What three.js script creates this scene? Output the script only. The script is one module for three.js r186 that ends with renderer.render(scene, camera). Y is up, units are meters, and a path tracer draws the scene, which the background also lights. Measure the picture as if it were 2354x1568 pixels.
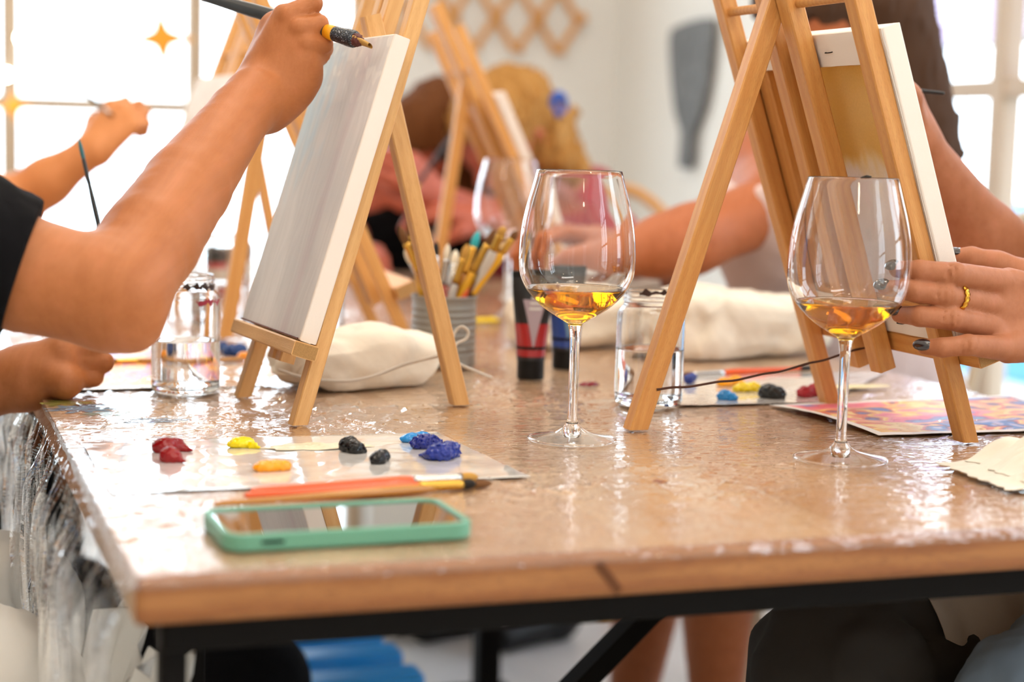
import * as THREE from 'three';
import { mergeGeometries, mergeVertices } from 'three/addons/utils/BufferGeometryUtils.js';
import { RoundedBoxGeometry } from 'three/addons/geometries/RoundedBoxGeometry.js';
import { ImprovedNoise } from 'three/addons/math/ImprovedNoise.js';
import { createNoise2D, createNoise3D } from 'simplex-noise';

// ------------------------------------------------------------------ camera, sky, exposure
const T = 0.75;                                              // height of the table top
const EYE = new THREE.Vector3(0, T + 0.2433, 0);
const FOCAL = 4038.6, PITCH = 0.111114, ROLL = 0.025946, YAW = 0.336325;
const scene = new THREE.Scene();
const renderer = new THREE.WebGLRenderer();
renderer.toneMapping = THREE.LinearToneMapping;
renderer.toneMappingExposure = 0.68;
renderer.shadowMap.enabled = true;
const camera = new THREE.PerspectiveCamera(2 * Math.atan(784 / FOCAL) * 180 / Math.PI, 2354 / 1568, 0.05, 80);
camera.position.copy(EYE);
{
  const cp = Math.cos(PITCH), sp = Math.sin(PITCH), c = Math.cos(ROLL), s = Math.sin(ROLL), cy = Math.cos(YAW), sy = Math.sin(YAW);
  const turn = (x, y, z) => new THREE.Vector3(cy * x - sy * z, y, sy * x + cy * z);
  const fwd = turn(0, -sp, -cp), up0 = turn(0, cp, -sp), right0 = turn(1, 0, 0);
  var CU = up0.clone().multiplyScalar(c).addScaledVector(right0, -s), CR = right0.clone().multiplyScalar(c).addScaledVector(up0, s), CF = fwd;
  camera.quaternion.setFromRotationMatrix(new THREE.Matrix4().makeBasis(CR, CU, CF.clone().negate()));
}
camera.focus = 1.47;
camera.userData.fStop = camera.getFocalLength() / 18;      // an opening of 18 mm
scene.background = new THREE.Color(0.75, 0.89, 1.0);
scene.backgroundIntensity = 9.0;

// a pixel of the 2354 x 1568 photograph gives a direction; its distance comes from what it touches
const V = (x, y, z) => new THREE.Vector3(x, y, z);
const ray = (px, py) => CF.clone().addScaledVector(CR, (px - 1177) / FOCAL).addScaledVector(CU, -(py - 784) / FOCAL);
const at = (px, py, depth) => EYE.clone().addScaledVector(ray(px, py), depth);
const ground = (px, py, y = T) => { const d = ray(px, py); return EYE.clone().addScaledVector(d, (y - EYE.y) / d.y); };
const onX = (px, py, x) => { const d = ray(px, py); return EYE.clone().addScaledVector(d, (x - EYE.x) / d.x); };
const onZ = (px, py, z) => { const d = ray(px, py); return EYE.clone().addScaledVector(d, (z - EYE.z) / d.z); };

// ------------------------------------------------------------------ helpers
function lcg(seed) { let s = seed >>> 0; return () => { s = (s + 0x6d2b79f5) | 0; let t = Math.imul(s ^ (s >>> 15), 1 | s); t = (t + Math.imul(t ^ (t >>> 7), 61 | t)) ^ t; return ((t ^ (t >>> 14)) >>> 0) / 4294967296; }; }
const rnd = lcg(7);
const n2 = createNoise2D(lcg(11)), n3 = createNoise3D(lcg(12));
const fbm2 = (x, y, o = 4) => { let a = 0, k = 1, f = 1; for (let i = 0; i < o; i++) { a += k * n2(x * f + i * 17.3, y * f - i * 9.1); k *= 0.5; f *= 2; } return a / 1.9; };
const clamp = (x, a, b) => Math.min(b, Math.max(a, x)), lerp = (a, b, t) => a + (b - a) * t;
const sstep = (a, b, x) => { const t = clamp((x - a) / (b - a), 0, 1); return t * t * (3 - 2 * t); };
const taken = {};
function numbered(name) { const k = taken[name] = (taken[name] ?? -1) + 1; return k ? name + '_' + String(k).padStart(3, '0') : name; }
const shade = (o) => { o.traverse((m) => { if (m.isMesh) { m.castShadow = true; m.receiveShadow = true; } }); return o; };
function thing(name, label, category, pos = V(0, 0, 0), group) {
  const g = new THREE.Group(); g.name = numbered(name); g.position.copy(pos); g.userData = { label, category }; if (group) g.userData.group = group;
  scene.add(g); return g;
}
// a mesh whose geometry is given in world coordinates; under a thing it is moved to the thing's base
function part(name, geo, mat, parent) {
  const m = new THREE.Mesh(geo, mat); m.name = name; m.castShadow = m.receiveShadow = true;
  let p = parent, off = V(0, 0, 0); while (p && p !== scene) { off.add(p.position); p = p.parent; }
  m.position.copy(off.negate()); parent.add(m); return m;
}
function solo(name, geo, mat, label, category, group, kind) {
  geo.computeBoundingBox(); const b = geo.boundingBox, c = V((b.min.x + b.max.x) / 2, b.min.y, (b.min.z + b.max.z) / 2);
  geo.translate(-c.x, -c.y, -c.z);
  const m = new THREE.Mesh(geo, mat); m.name = numbered(name); m.position.copy(c); m.castShadow = m.receiveShadow = true;
  m.userData = { label, category }; if (group) m.userData.group = group; if (kind) m.userData.kind = kind;
  scene.add(m); return m;
}
function struct(name, geo, mat, parent = scene) {
  const m = new THREE.Mesh(geo, mat); m.name = name; m.castShadow = m.receiveShadow = true; parent.add(m);
  if (parent === scene) m.userData.kind = 'structure';
  return m;
}
function copy(o, pos, label) { const c = o.clone(); c.name = numbered(o.name.replace(/_\d{3}$/, '')); if (pos) c.position.copy(pos); if (label) c.userData = { ...c.userData, label }; scene.add(c); return c; }
const merge = (list) => { const l = list.map((g) => (g.index ? g.toNonIndexed() : g)); for (const g of l) for (const k of Object.keys(g.attributes)) if (!['position', 'normal', 'uv'].includes(k)) g.deleteAttribute(k); return mergeGeometries(l); };
function faceUV(geo, k = 1) {       // uv in metres from the side of the box that each face looks at
  const g = geo.index ? geo.toNonIndexed() : geo, p = g.attributes.position, uv = new Float32Array(p.count * 2), a = V(), b = V(), c = V(), n = V();
  for (let i = 0; i < p.count; i += 3) {
    a.fromBufferAttribute(p, i); b.fromBufferAttribute(p, i + 1); c.fromBufferAttribute(p, i + 2);
    n.copy(b).sub(a).cross(c.clone().sub(a)); const x = Math.abs(n.x), y = Math.abs(n.y), z = Math.abs(n.z);
    [a, b, c].forEach((q, j) => { const w = y >= x && y >= z ? [q.x, q.z] : x >= z ? [q.z, q.y] : [q.x, q.y]; uv[(i + j) * 2] = w[0] * k; uv[(i + j) * 2 + 1] = w[1] * k; });
  }
  g.setAttribute('uv', new THREE.BufferAttribute(uv, 2)); return g;
}
function box(x0, x1, y0, y1, z0, z1, r = 0) {
  const w = x1 - x0, h = y1 - y0, d = z1 - z0, g = r ? new RoundedBoxGeometry(w, h, d, 1, Math.min(r, w / 2.01, h / 2.01, d / 2.01)) : new THREE.BoxGeometry(w, h, d);
  g.translate((x0 + x1) / 2, (y0 + y1) / 2, (z0 + z1) / 2); return faceUV(g);
}
// a chamfered bar from p to q; hint is the direction its width (w) looks along
function bar(p, q, w, t, hint, ch = 0.0012) {
  const L = p.distanceTo(q), X = w / 2, Z = t / 2, c = Math.min(ch, X * 0.6, Z * 0.6);
  const ring = [[X - c, Z], [-X + c, Z], [-X, Z - c], [-X, -Z + c], [-X + c, -Z], [X - c, -Z], [X, -Z + c], [X, Z - c]].reverse();
  const pos = [], uv = [], put = (a, b, d) => { for (const [v, u] of [a, b, d]) { pos.push(...v); uv.push(...u); } };
  let acc = 0;
  for (let i = 0; i < 8; i++) {
    const a = ring[i], b = ring[(i + 1) % 8], e = Math.hypot(a[0] - b[0], a[1] - b[1]);
    const A = [[a[0], 0, a[1]], [0, acc]], B = [[b[0], 0, b[1]], [0, acc + e]], A2 = [[a[0], L, a[1]], [L, acc]], B2 = [[b[0], L, b[1]], [L, acc + e]];
    put(A, B2, B); put(A, A2, B2); acc += e;
  }
  for (const y of [0, L]) for (let i = 1; i < 7; i++) {
    const f = (k) => [[ring[k][0], y, ring[k][1]], [ring[k][0] * 4 + 0.3, ring[k][1] * 0.3]];
    y ? put(f(0), f(i + 1), f(i)) : put(f(0), f(i), f(i + 1));
  }
  const g = new THREE.BufferGeometry(); g.setAttribute('position', new THREE.Float32BufferAttribute(pos, 3)); g.setAttribute('uv', new THREE.Float32BufferAttribute(uv, 2)); g.computeVertexNormals();
  const Y = q.clone().sub(p).normalize(), Xv = hint.clone().addScaledVector(Y, -hint.dot(Y)).normalize(), Zv = Xv.clone().cross(Y);
  const N = new THREE.Matrix4().makeBasis(Xv, Y, Zv); N.setPosition(p); g.applyMatrix4(N);
  const du = rnd() * 3, dv = rnd() * 2, u = g.attributes.uv; for (let i = 0; i < u.count; i++) u.setXY(i, u.getX(i) + du, u.getY(i) + dv);
  // outward faces whatever the winding
  const n = g.attributes.normal, pp = g.attributes.position, mid = p.clone().add(q).multiplyScalar(0.5), e = V(), f = V(); let s = 0;
  for (let i = 0; i < n.count; i++) { e.fromBufferAttribute(pp, i).sub(mid); f.fromBufferAttribute(n, i); s += Math.sign(e.dot(f)); }
  if (s < 0) { for (let i = 0; i < n.count; i++) n.setXYZ(i, -n.getX(i), -n.getY(i), -n.getZ(i)); const P = pp.array; for (let i = 0; i < P.length; i += 9) for (let k = 0; k < 3; k++) { const tt = P[i + 3 + k]; P[i + 3 + k] = P[i + 6 + k]; P[i + 6 + k] = tt; } const W = u.array; for (let i = 0; i < W.length; i += 6) for (let k = 0; k < 2; k++) { const tt = W[i + 2 + k]; W[i + 2 + k] = W[i + 4 + k]; W[i + 4 + k] = tt; } }
  return g;
}
function tube(points, r, seg = 48, rad = 8, closed = false) {
  const c = new THREE.CatmullRomCurve3(points, closed, 'centripetal'); return new THREE.TubeGeometry(c, seg, r, rad, closed);
}
function lathe(profile, seg = 48) { return new THREE.LatheGeometry(profile.map(([r, y]) => new THREE.Vector2(Math.max(r, 0), y)), seg); }
function along(geo, p, q, twist = 0) {      // a shape built upwards from the origin, laid from p towards q
  const Y = q.clone().sub(p).normalize(), m = new THREE.Matrix4().makeRotationFromQuaternion(new THREE.Quaternion().setFromUnitVectors(V(0, 1, 0), Y));
  if (twist) geo.rotateY(twist); geo.applyMatrix4(m); geo.translate(p.x, p.y, p.z); return geo;
}
function sheetGeo(nu, nv, f) {              // a surface given by f(u, v) -> [x, y, z, uvx, uvy]
  const pos = [], uv = [], idx = [];
  for (let j = 0; j <= nv; j++) for (let i = 0; i <= nu; i++) { const r = f(i / nu, j / nv); pos.push(r[0], r[1], r[2]); uv.push(r[3] ?? i / nu, r[4] ?? j / nv); }
  for (let j = 0; j < nv; j++) for (let i = 0; i < nu; i++) { const a = j * (nu + 1) + i, b = a + 1, c = a + nu + 1, d = c + 1; idx.push(a, b, d, a, d, c); }
  const g = new THREE.BufferGeometry(); g.setAttribute('position', new THREE.Float32BufferAttribute(pos, 3)); g.setAttribute('uv', new THREE.Float32BufferAttribute(uv, 2)); g.setIndex(idx); g.computeVertexNormals(); return g;
}
function slabGeo(nu, nv, f, thick) {        // the same with a back, so that it has a thickness
  const top = sheetGeo(nu, nv, f), p = top.attributes.position, n = top.attributes.normal, W = nu + 1, H = nv + 1, M = W * H, pos = [], uv = [], idx = [...top.index.array];
  for (let i = 0; i < M; i++) { pos.push(p.getX(i), p.getY(i), p.getZ(i)); uv.push(top.attributes.uv.getX(i), top.attributes.uv.getY(i)); }
  for (let i = 0; i < M; i++) { pos.push(p.getX(i) - n.getX(i) * thick, p.getY(i) - n.getY(i) * thick, p.getZ(i) - n.getZ(i) * thick); uv.push(top.attributes.uv.getX(i), top.attributes.uv.getY(i)); }
  for (let k = 0; k < top.index.count; k += 3) idx.push(M + top.index.array[k], M + top.index.array[k + 2], M + top.index.array[k + 1]);
  const edge = []; for (let i = 0; i < W; i++) edge.push(i); for (let j = 1; j < H; j++) edge.push(j * W + nu); for (let i = nu - 1; i >= 0; i--) edge.push(nv * W + i); for (let j = nv - 1; j > 0; j--) edge.push(j * W);
  for (let k = 0; k < edge.length; k++) { const a = edge[k], b = edge[(k + 1) % edge.length]; idx.push(a, M + a, M + b, a, M + b, b); }
  const g = new THREE.BufferGeometry(); g.setAttribute('position', new THREE.Float32BufferAttribute(pos, 3)); g.setAttribute('uv', new THREE.Float32BufferAttribute(uv, 2)); g.setIndex(idx); g.computeVertexNormals(); return g;
}
// ------------------------------------------------------------------ bodies: distance fields, meshed with surface nets
function nets(sdf, lo, hi, h) {
  const nx = Math.ceil((hi.x - lo.x) / h) + 1, ny = Math.ceil((hi.y - lo.y) / h) + 1, nz = Math.ceil((hi.z - lo.z) / h) + 1, F = new Float32Array(nx * ny * nz), B = 6, diag = B * h * 0.95;
  const id = (i, j, k) => i + nx * (j + ny * k);
  for (let k0 = 0; k0 < nz; k0 += B) for (let j0 = 0; j0 < ny; j0 += B) for (let i0 = 0; i0 < nx; i0 += B) {
    const d = sdf(lo.x + (i0 + B / 2 - 0.5) * h, lo.y + (j0 + B / 2 - 0.5) * h, lo.z + (k0 + B / 2 - 0.5) * h), far = Math.abs(d) > diag * 1.35;
    for (let k = k0; k < Math.min(nz, k0 + B); k++) for (let j = j0; j < Math.min(ny, j0 + B); j++) for (let i = i0; i < Math.min(nx, i0 + B); i++) F[id(i, j, k)] = far ? d : sdf(lo.x + i * h, lo.y + j * h, lo.z + k * h);
  }
  const vert = new Int32Array(nx * ny * nz).fill(-1), pos = [], idx = [];
  for (let k = 0; k < nz - 1; k++) for (let j = 0; j < ny - 1; j++) for (let i = 0; i < nx - 1; i++) {
    const c = [F[id(i, j, k)], F[id(i + 1, j, k)], F[id(i, j + 1, k)], F[id(i + 1, j + 1, k)], F[id(i, j, k + 1)], F[id(i + 1, j, k + 1)], F[id(i, j + 1, k + 1)], F[id(i + 1, j + 1, k + 1)]];
    let m = 0; for (let q = 0; q < 8; q++) if (c[q] < 0) m++;
    if (m === 0 || m === 8) continue;
    let x = 0, y = 0, z = 0, n = 0;
    const edge = (a, b, ax, ay, az, dx, dy, dz) => { if ((c[a] < 0) !== (c[b] < 0)) { const t = c[a] / (c[a] - c[b]); x += ax + dx * t; y += ay + dy * t; z += az + dz * t; n++; } };
    edge(0, 1, 0, 0, 0, 1, 0, 0); edge(2, 3, 0, 1, 0, 1, 0, 0); edge(4, 5, 0, 0, 1, 1, 0, 0); edge(6, 7, 0, 1, 1, 1, 0, 0);
    edge(0, 2, 0, 0, 0, 0, 1, 0); edge(1, 3, 1, 0, 0, 0, 1, 0); edge(4, 6, 0, 0, 1, 0, 1, 0); edge(5, 7, 1, 0, 1, 0, 1, 0);
    edge(0, 4, 0, 0, 0, 0, 0, 1); edge(1, 5, 1, 0, 0, 0, 0, 1); edge(2, 6, 0, 1, 0, 0, 0, 1); edge(3, 7, 1, 1, 0, 0, 0, 1);
    vert[id(i, j, k)] = pos.length / 3; pos.push(lo.x + (i + x / n) * h, lo.y + (j + y / n) * h, lo.z + (k + z / n) * h);
  }
  const quad = (a, b, c, d, flip) => { if (a < 0 || b < 0 || c < 0 || d < 0) return; flip ? idx.push(a, c, b, a, d, c) : idx.push(a, b, c, a, c, d); };
  for (let k = 1; k < nz - 1; k++) for (let j = 1; j < ny - 1; j++) for (let i = 1; i < nx - 1; i++) {
    const f0 = F[id(i, j, k)] < 0;
    if (f0 !== F[id(i + 1, j, k)] < 0) quad(vert[id(i, j - 1, k - 1)], vert[id(i, j, k - 1)], vert[id(i, j, k)], vert[id(i, j - 1, k)], !f0);
    if (f0 !== F[id(i, j + 1, k)] < 0) quad(vert[id(i - 1, j, k - 1)], vert[id(i - 1, j, k)], vert[id(i, j, k)], vert[id(i, j, k - 1)], !f0);
    if (f0 !== F[id(i, j, k + 1)] < 0) quad(vert[id(i - 1, j - 1, k)], vert[id(i, j - 1, k)], vert[id(i, j, k)], vert[id(i - 1, j, k)], !f0);
  }
  const g = new THREE.BufferGeometry(); g.setAttribute('position', new THREE.Float32BufferAttribute(pos, 3)); g.setIndex(idx);
  const uv = new Float32Array(pos.length / 3 * 2); for (let i = 0; i < uv.length / 2; i++) { uv[i * 2] = pos[i * 3] * 0.9 + pos[i * 3 + 2] * 0.55; uv[i * 2 + 1] = pos[i * 3 + 1] + pos[i * 3 + 2] * 0.35; }
  g.setAttribute('uv', new THREE.BufferAttribute(uv, 2)); g.computeVertexNormals(); return g;
}
// a field made of tapered capsules [p, q, rp, rq], joined with a smooth minimum
const cap = (p, q, r0, r1 = r0, k) => ({ p, q, r0, r1, k });
const ell = (c, rx, ry, rz, k) => ({ c, rx, ry, rz, k });
function field(list, k = 0.012) {
  const items = list.map((o) => o.c ? { ...o } : { ...o, d: o.q.clone().sub(o.p), l2: Math.max(o.q.distanceToSquared(o.p), 1e-9) });
  const f = (x, y, z) => {
    let r = 1e3;
    for (const o of items) {
      let v;
      if (o.c) { const a = (x - o.c.x) / o.rx, b = (y - o.c.y) / o.ry, c = (z - o.c.z) / o.rz, l = Math.sqrt(a * a + b * b + c * c), a2 = a / o.rx, b2 = b / o.ry, c2 = c / o.rz, l2 = Math.sqrt(a2 * a2 + b2 * b2 + c2 * c2); v = l2 > 1e-6 ? l * (l - 1) / l2 : -Math.min(o.rx, o.ry, o.rz); }
      else { const ax = x - o.p.x, ay = y - o.p.y, az = z - o.p.z; let t = (ax * o.d.x + ay * o.d.y + az * o.d.z) / o.l2; t = t < 0 ? 0 : t > 1 ? 1 : t; const bx = ax - o.d.x * t, by = ay - o.d.y * t, bz = az - o.d.z * t; v = Math.sqrt(bx * bx + by * by + bz * bz) - (o.r0 + (o.r1 - o.r0) * t); }
      const kk = o.k ?? k, e = Math.max(kk - Math.abs(r - v), 0) / kk; r = Math.min(r, v) - e * e * kk * 0.25;
    }
    return r;
  };
  const lo = V(1e3, 1e3, 1e3), hi = V(-1e3, -1e3, -1e3);
  for (const o of items) {
    if (o.c) { lo.min(V(o.c.x - o.rx, o.c.y - o.ry, o.c.z - o.rz)); hi.max(V(o.c.x + o.rx, o.c.y + o.ry, o.c.z + o.rz)); }
    else for (const [c, r] of [[o.p, o.r0], [o.q, o.r1]]) { lo.min(V(c.x - r, c.y - r, c.z - r)); hi.max(V(c.x + r, c.y + r, c.z + r)); }
  }
  return { f, lo: lo.addScalar(-0.02), hi: hi.addScalar(0.02) };
}
function skinGeo(list, cell, k, edit) { const F = field(list, k); return nets(edit ? (x, y, z) => edit(F.f(x, y, z), x, y, z) : F.f, F.lo, F.hi, cell); }
const chain = (pts, k) => pts.slice(1).map((b, i) => cap(pts[i][0], b[0], pts[i][1], b[1], k));
// ------------------------------------------------------------------ textures
function tex(w, h, f, srgb = true) {
  const d = new Uint8Array(w * h * 4);
  for (let y = 0; y < h; y++) for (let x = 0; x < w; x++) { const c = f(x / w, y / h); const o = (y * w + x) * 4; d[o] = clamp(c[0], 0, 255); d[o + 1] = clamp(c[1] ?? c[0], 0, 255); d[o + 2] = clamp(c[2] ?? c[0], 0, 255); d[o + 3] = 255; }
  const t = new THREE.DataTexture(d, w, h); t.magFilter = THREE.LinearFilter; t.wrapS = t.wrapT = THREE.RepeatWrapping; if (srgb) t.colorSpace = THREE.SRGBColorSpace; t.needsUpdate = true; return t;
}
const scaled = (t, su, sv) => { const c = t.clone(); c.repeat.set(1 / su, 1 / sv); c.needsUpdate = true; return c; };
const tile = (x, y, s, o = 4) => { // a noise that repeats over the unit square
  const a = Math.cos(x * 6.2832), b = Math.sin(x * 6.2832), c = Math.cos(y * 6.2832), d = Math.sin(y * 6.2832); let v = 0, k = 1, f = s / 6.28; for (let i = 0; i < o; i++) { v += k * (n3(a * f + 5.1 * i, b * f, c * f) + n3(b * f, d * f + 3.7 * i, a * f + 9)) * 0.6; k *= 0.5; f *= 2; } return v / 1.6;
};
function woodTex(c0, c1, c2, seed, ringScale = 26, w = 512, h = 256) {   // grain runs along u
  return tex(w, h, (u, v) => {
    const bend = 0.05 * tile(u, v * 0.5, 3 + seed * 0.1, 2) + 0.02 * n2(Math.cos(u * 6.2832) * 0.6 + seed, v * 7);
    const g = Math.sin((v + bend) * 6.2832 * ringScale * 0.35) * 0.5 + 0.5, fine = n2(Math.cos(u * 6.2832) * 3 + seed * 3, v * 170) * 0.5 + 0.5, fib = n2(Math.sin(u * 6.2832) * 9 + seed, v * 420) * 0.5 + 0.5, big = tile(u, v, 4 + seed * 0.01, 3) * 0.5 + 0.5;
    const t = clamp(0.42 * g + 0.22 * fine + 0.3 * big, 0, 1), r = c0.map((x, i) => lerp(lerp(x, c1[i], t), c2[i], Math.pow(fib, 5) * 0.45)); return r;
  });
}
const M = {};
const std = (o) => new THREE.MeshStandardMaterial(o), phys = (o) => new THREE.MeshPhysicalMaterial(o);
// ------------------------------------------------------------------ materials
const grainBump = tex(512, 256, (u, v) => { const a = n2(Math.cos(u * 6.2832) * 4, v * 220), b = n2(Math.sin(u * 6.2832) * 12, v * 500); return [128 + 55 * a + 45 * b]; }, false);
const speck = tex(256, 256, (u, v) => [128 + 90 * tile(u, v, 60, 3)], false);
const weave = tex(256, 256, (u, v) => { const k = 64, a = Math.sin(u * k * 6.2832) * Math.sin(v * k * 6.2832); return [140 + 70 * a + 30 * tile(u, v, 40, 2)]; }, false);
const woodPine = woodTex([226, 172, 104], [206, 144, 74], [178, 116, 56], 1), woodWarm = woodTex([216, 160, 92], [196, 132, 66], [160, 100, 46], 5), woodBeech = woodTex([226, 180, 120], [208, 156, 94], [184, 132, 74], 9);
const woodMat = (t, rough = 0.55) => std({ map: scaled(t, 0.5, 0.09), bumpMap: scaled(grainBump, 0.3, 0.06), bumpScale: 0.00025, roughness: rough });
M.easelLeft = woodMat(woodBeech); M.easelRight = woodMat(woodWarm, 0.5); M.easelFar = woodMat(woodPine);
M.endGrain = std({ map: scaled(tex(128, 128, (u, v) => { const a = n2(u * 60, v * 60) * 26 + n2(u * 130, v * 130) * 22; return [214 + a, 166 + a, 104 + a * 0.8]; }), 0.03, 0.03), bumpMap: scaled(speck, 0.012, 0.012), bumpScale: 0.0006, roughness: 0.8 });
M.wall = std({ color: 0xe4e3df, roughness: 0.92, bumpMap: scaled(speck, 0.25, 0.25), bumpScale: 0.0008 });
M.wallWarm = std({ color: 0xe3e1dc, roughness: 0.92, bumpMap: scaled(speck, 0.25, 0.25), bumpScale: 0.0008 });
M.ceiling = std({ color: 0xe8e6e2, roughness: 0.95 });
M.floor = std({ map: scaled(tex(512, 512, (u, v) => { const a = tile(u, v, 9, 5) * 14 + tile(u, v, 70, 2) * 6; return [196 + a, 192 + a, 188 + a]; }), 2.2, 2.2), roughness: 0.32 });
M.frame = std({ color: 0xb9a48c, roughness: 0.5 }); M.frameGrey = std({ color: 0x8d9299, roughness: 0.5 });
M.pane = phys({ color: 0xffffff, transmission: 1, thickness: 0, roughness: 0, ior: 1.5 });
M.glass = phys({ color: 0xffffff, transmission: 1, thickness: 0.002, roughness: 0, ior: 1.5 });
M.water = phys({ color: 0xffffff, transmission: 1, thickness: 0.05, roughness: 0, ior: 1.33, attenuationColor: new THREE.Color(0.86, 0.9, 0.93), attenuationDistance: 0.25 });
M.wine = phys({ color: 0xffffff, transmission: 1, thickness: 0.05, roughness: 0, ior: 1.345, attenuationColor: new THREE.Color(0.92, 0.45, 0.012), attenuationDistance: 0.048 });
M.black = phys({ color: 0x0b0b0b, roughness: 0.45, specularIntensity: 0.5 }); M.darkSteel = phys({ color: 0x0e0b08, roughness: 0.7, specularIntensity: 0.3 });
M.tin = std({ color: 0x9a968e, metalness: 0.9, roughness: 0.34, bumpMap: scaled(speck, 0.05, 0.05), bumpScale: 0.0003 });
M.chrome = std({ color: 0xd8d8d6, metalness: 1, roughness: 0.22 });
M.gold = std({ color: 0xd9a441, metalness: 1, roughness: 0.24 });
const skinMap = (r, g, b, s) => tex(256, 256, (u, v) => { const a = tile(u, v, 9 + s, 4), c = tile(u + 0.3, v + 0.7, 60, 2); return [r + 9 * a + 4 * c, g + 9 * a + 4 * c - 4 * Math.max(a, 0), b + 8 * a + 4 * c]; });
const skinBump = tex(256, 256, (u, v) => [128 + 60 * tile(u, v, 150, 2) + 40 * n2(u * 40 + v * 12, v * 110 - u * 20)], false);
const skin = (r, g, b, s) => phys({ map: scaled(skinMap(r, g, b, s), 0.16, 0.16), bumpMap: scaled(skinBump, 0.035, 0.035), bumpScale: 0.00022, roughness: 0.52, specularIntensity: 0.7, sheen: 0.25, sheenRoughness: 0.5, sheenColor: new THREE.Color(1, 0.75, 0.55) });
M.skinA = skin(172, 104, 57, 0); M.skinD = skin(172, 110, 75, 1); M.skinB = skin(206, 136, 82, 2); M.skinC = skin(172, 98, 56, 3); M.skinE = skin(172, 88, 64, 4);
const cloth = (c, rough = 0.9, s = 0.02, k = 0.0004) => phys({ color: c, roughness: rough, specularIntensity: 0.3, bumpMap: scaled(weave, s, s), bumpScale: k, sheen: 0.25, sheenRoughness: 0.8, sheenColor: new THREE.Color(c).lerp(new THREE.Color(1, 1, 1), 0.06) });
M.blackTee = cloth(0x0a090c); M.blackPants = cloth(0x08080b); M.greyPants = cloth(0x35312d, 0.9, 0.03); M.whiteCloth = cloth(0xe9e6df); M.redCloth = cloth(0xa0323c); M.pinkCloth = cloth(0xd9c3bf); M.blueCloth = cloth(0x8fa0b2, 0.9, 0.012, 0.0008); M.beigeCloth = cloth(0xc2b2a2);
M.cotton = phys({ map: scaled(tex(256, 256, (u, v) => { const a = tile(u, v, 8, 4) * 7 + tile(u, v, 90, 2) * 4; return [243 + a, 231 + a, 212 + a]; }), 0.12, 0.12), roughness: 0.95, bumpMap: scaled(weave, 0.03, 0.03), bumpScale: 0.0006 });
M.cord = std({ color: 0xeee3d4, roughness: 0.9, bumpMap: scaled(weave, 0.01, 0.01), bumpScale: 0.0005 });
const canvasBump = scaled(weave, 0.03, 0.03);
M.canvasEdge = std({ color: 0xf0e6dc, roughness: 0.85, bumpMap: canvasBump, bumpScale: 0.0003 });
const paint = (c, rough = 0.18) => phys({ color: c, roughness: rough, specularIntensity: 0.8 });

// ------------------------------------------------------------------ the room: walls with thickness, openings with frames and panes
const XR = 2.06, XL = -2.3, ZB = -5.0, ZF = 2.4, H = 2.9, WT = 0.2;
function wallGeo(len, openings) {           // a wall as boxes round its openings; s runs along it, openings are [s0, s1, y0, y1]
  const out = [], cuts = [...new Set([0, len, ...openings.flatMap((o) => [o[0], o[1]])])].sort((a, b) => a - b);
  for (let i = 0; i < cuts.length - 1; i++) {
    const a = cuts[i], b = cuts[i + 1], o = openings.find((q) => q[0] <= a + 1e-6 && q[1] >= b - 1e-6);
    if (!o) out.push([a, b, 0, H]); else { if (o[2] > 0) out.push([a, b, 0, o[2]]); if (o[3] < H) out.push([a, b, o[3], H]); }
  }
  return out;
}
const openBack = [[-1.24 - XL, 1.31 - XL, 0.3, 2.6]], openRight = [[-0.14, 1.24, 0.3, 2.5], [1.6, 2.98, 0.3, 2.5], [4.0, 5.38, 0.3, 2.5]], openLeft = [], openFront = [];
struct('floor', box(XL - WT, XR + WT, -0.1, 0, ZB - WT, ZF + WT), M.floor);
struct('ceiling', box(XL - WT, XR + WT, H, H + 0.12, ZB - WT, ZF + WT), M.ceiling);
struct('wall_back', merge(wallGeo(XR - XL, openBack).map(([a, b, y0, y1]) => box(XL + a, XL + b, y0, y1, ZB - WT, ZB))), M.wall);
struct('wall_front', merge(wallGeo(XR - XL, openFront).map(([a, b, y0, y1]) => box(XL + a, XL + b, y0, y1, ZF, ZF + WT))), M.wall);
const zR = (s) => -3.45 + s;   // openings of the side walls are measured from z = -3.45
const sideWall = (name, x0, x1, open, mat) => { const shift = -ZB - 3.45; struct(name, merge(wallGeo(ZF - ZB, open.map(([a, b, c, d]) => [a + shift, b + shift, c, d])).map(([a, b, y0, y1]) => box(x0, x1, y0, y1, ZB + a, ZB + b))), mat); };
sideWall('wall_right', XR, XR + WT, openRight, M.wallWarm); sideWall('wall_left', XL - WT, XL, openLeft, M.wall);
let windowCount = 0;
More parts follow.
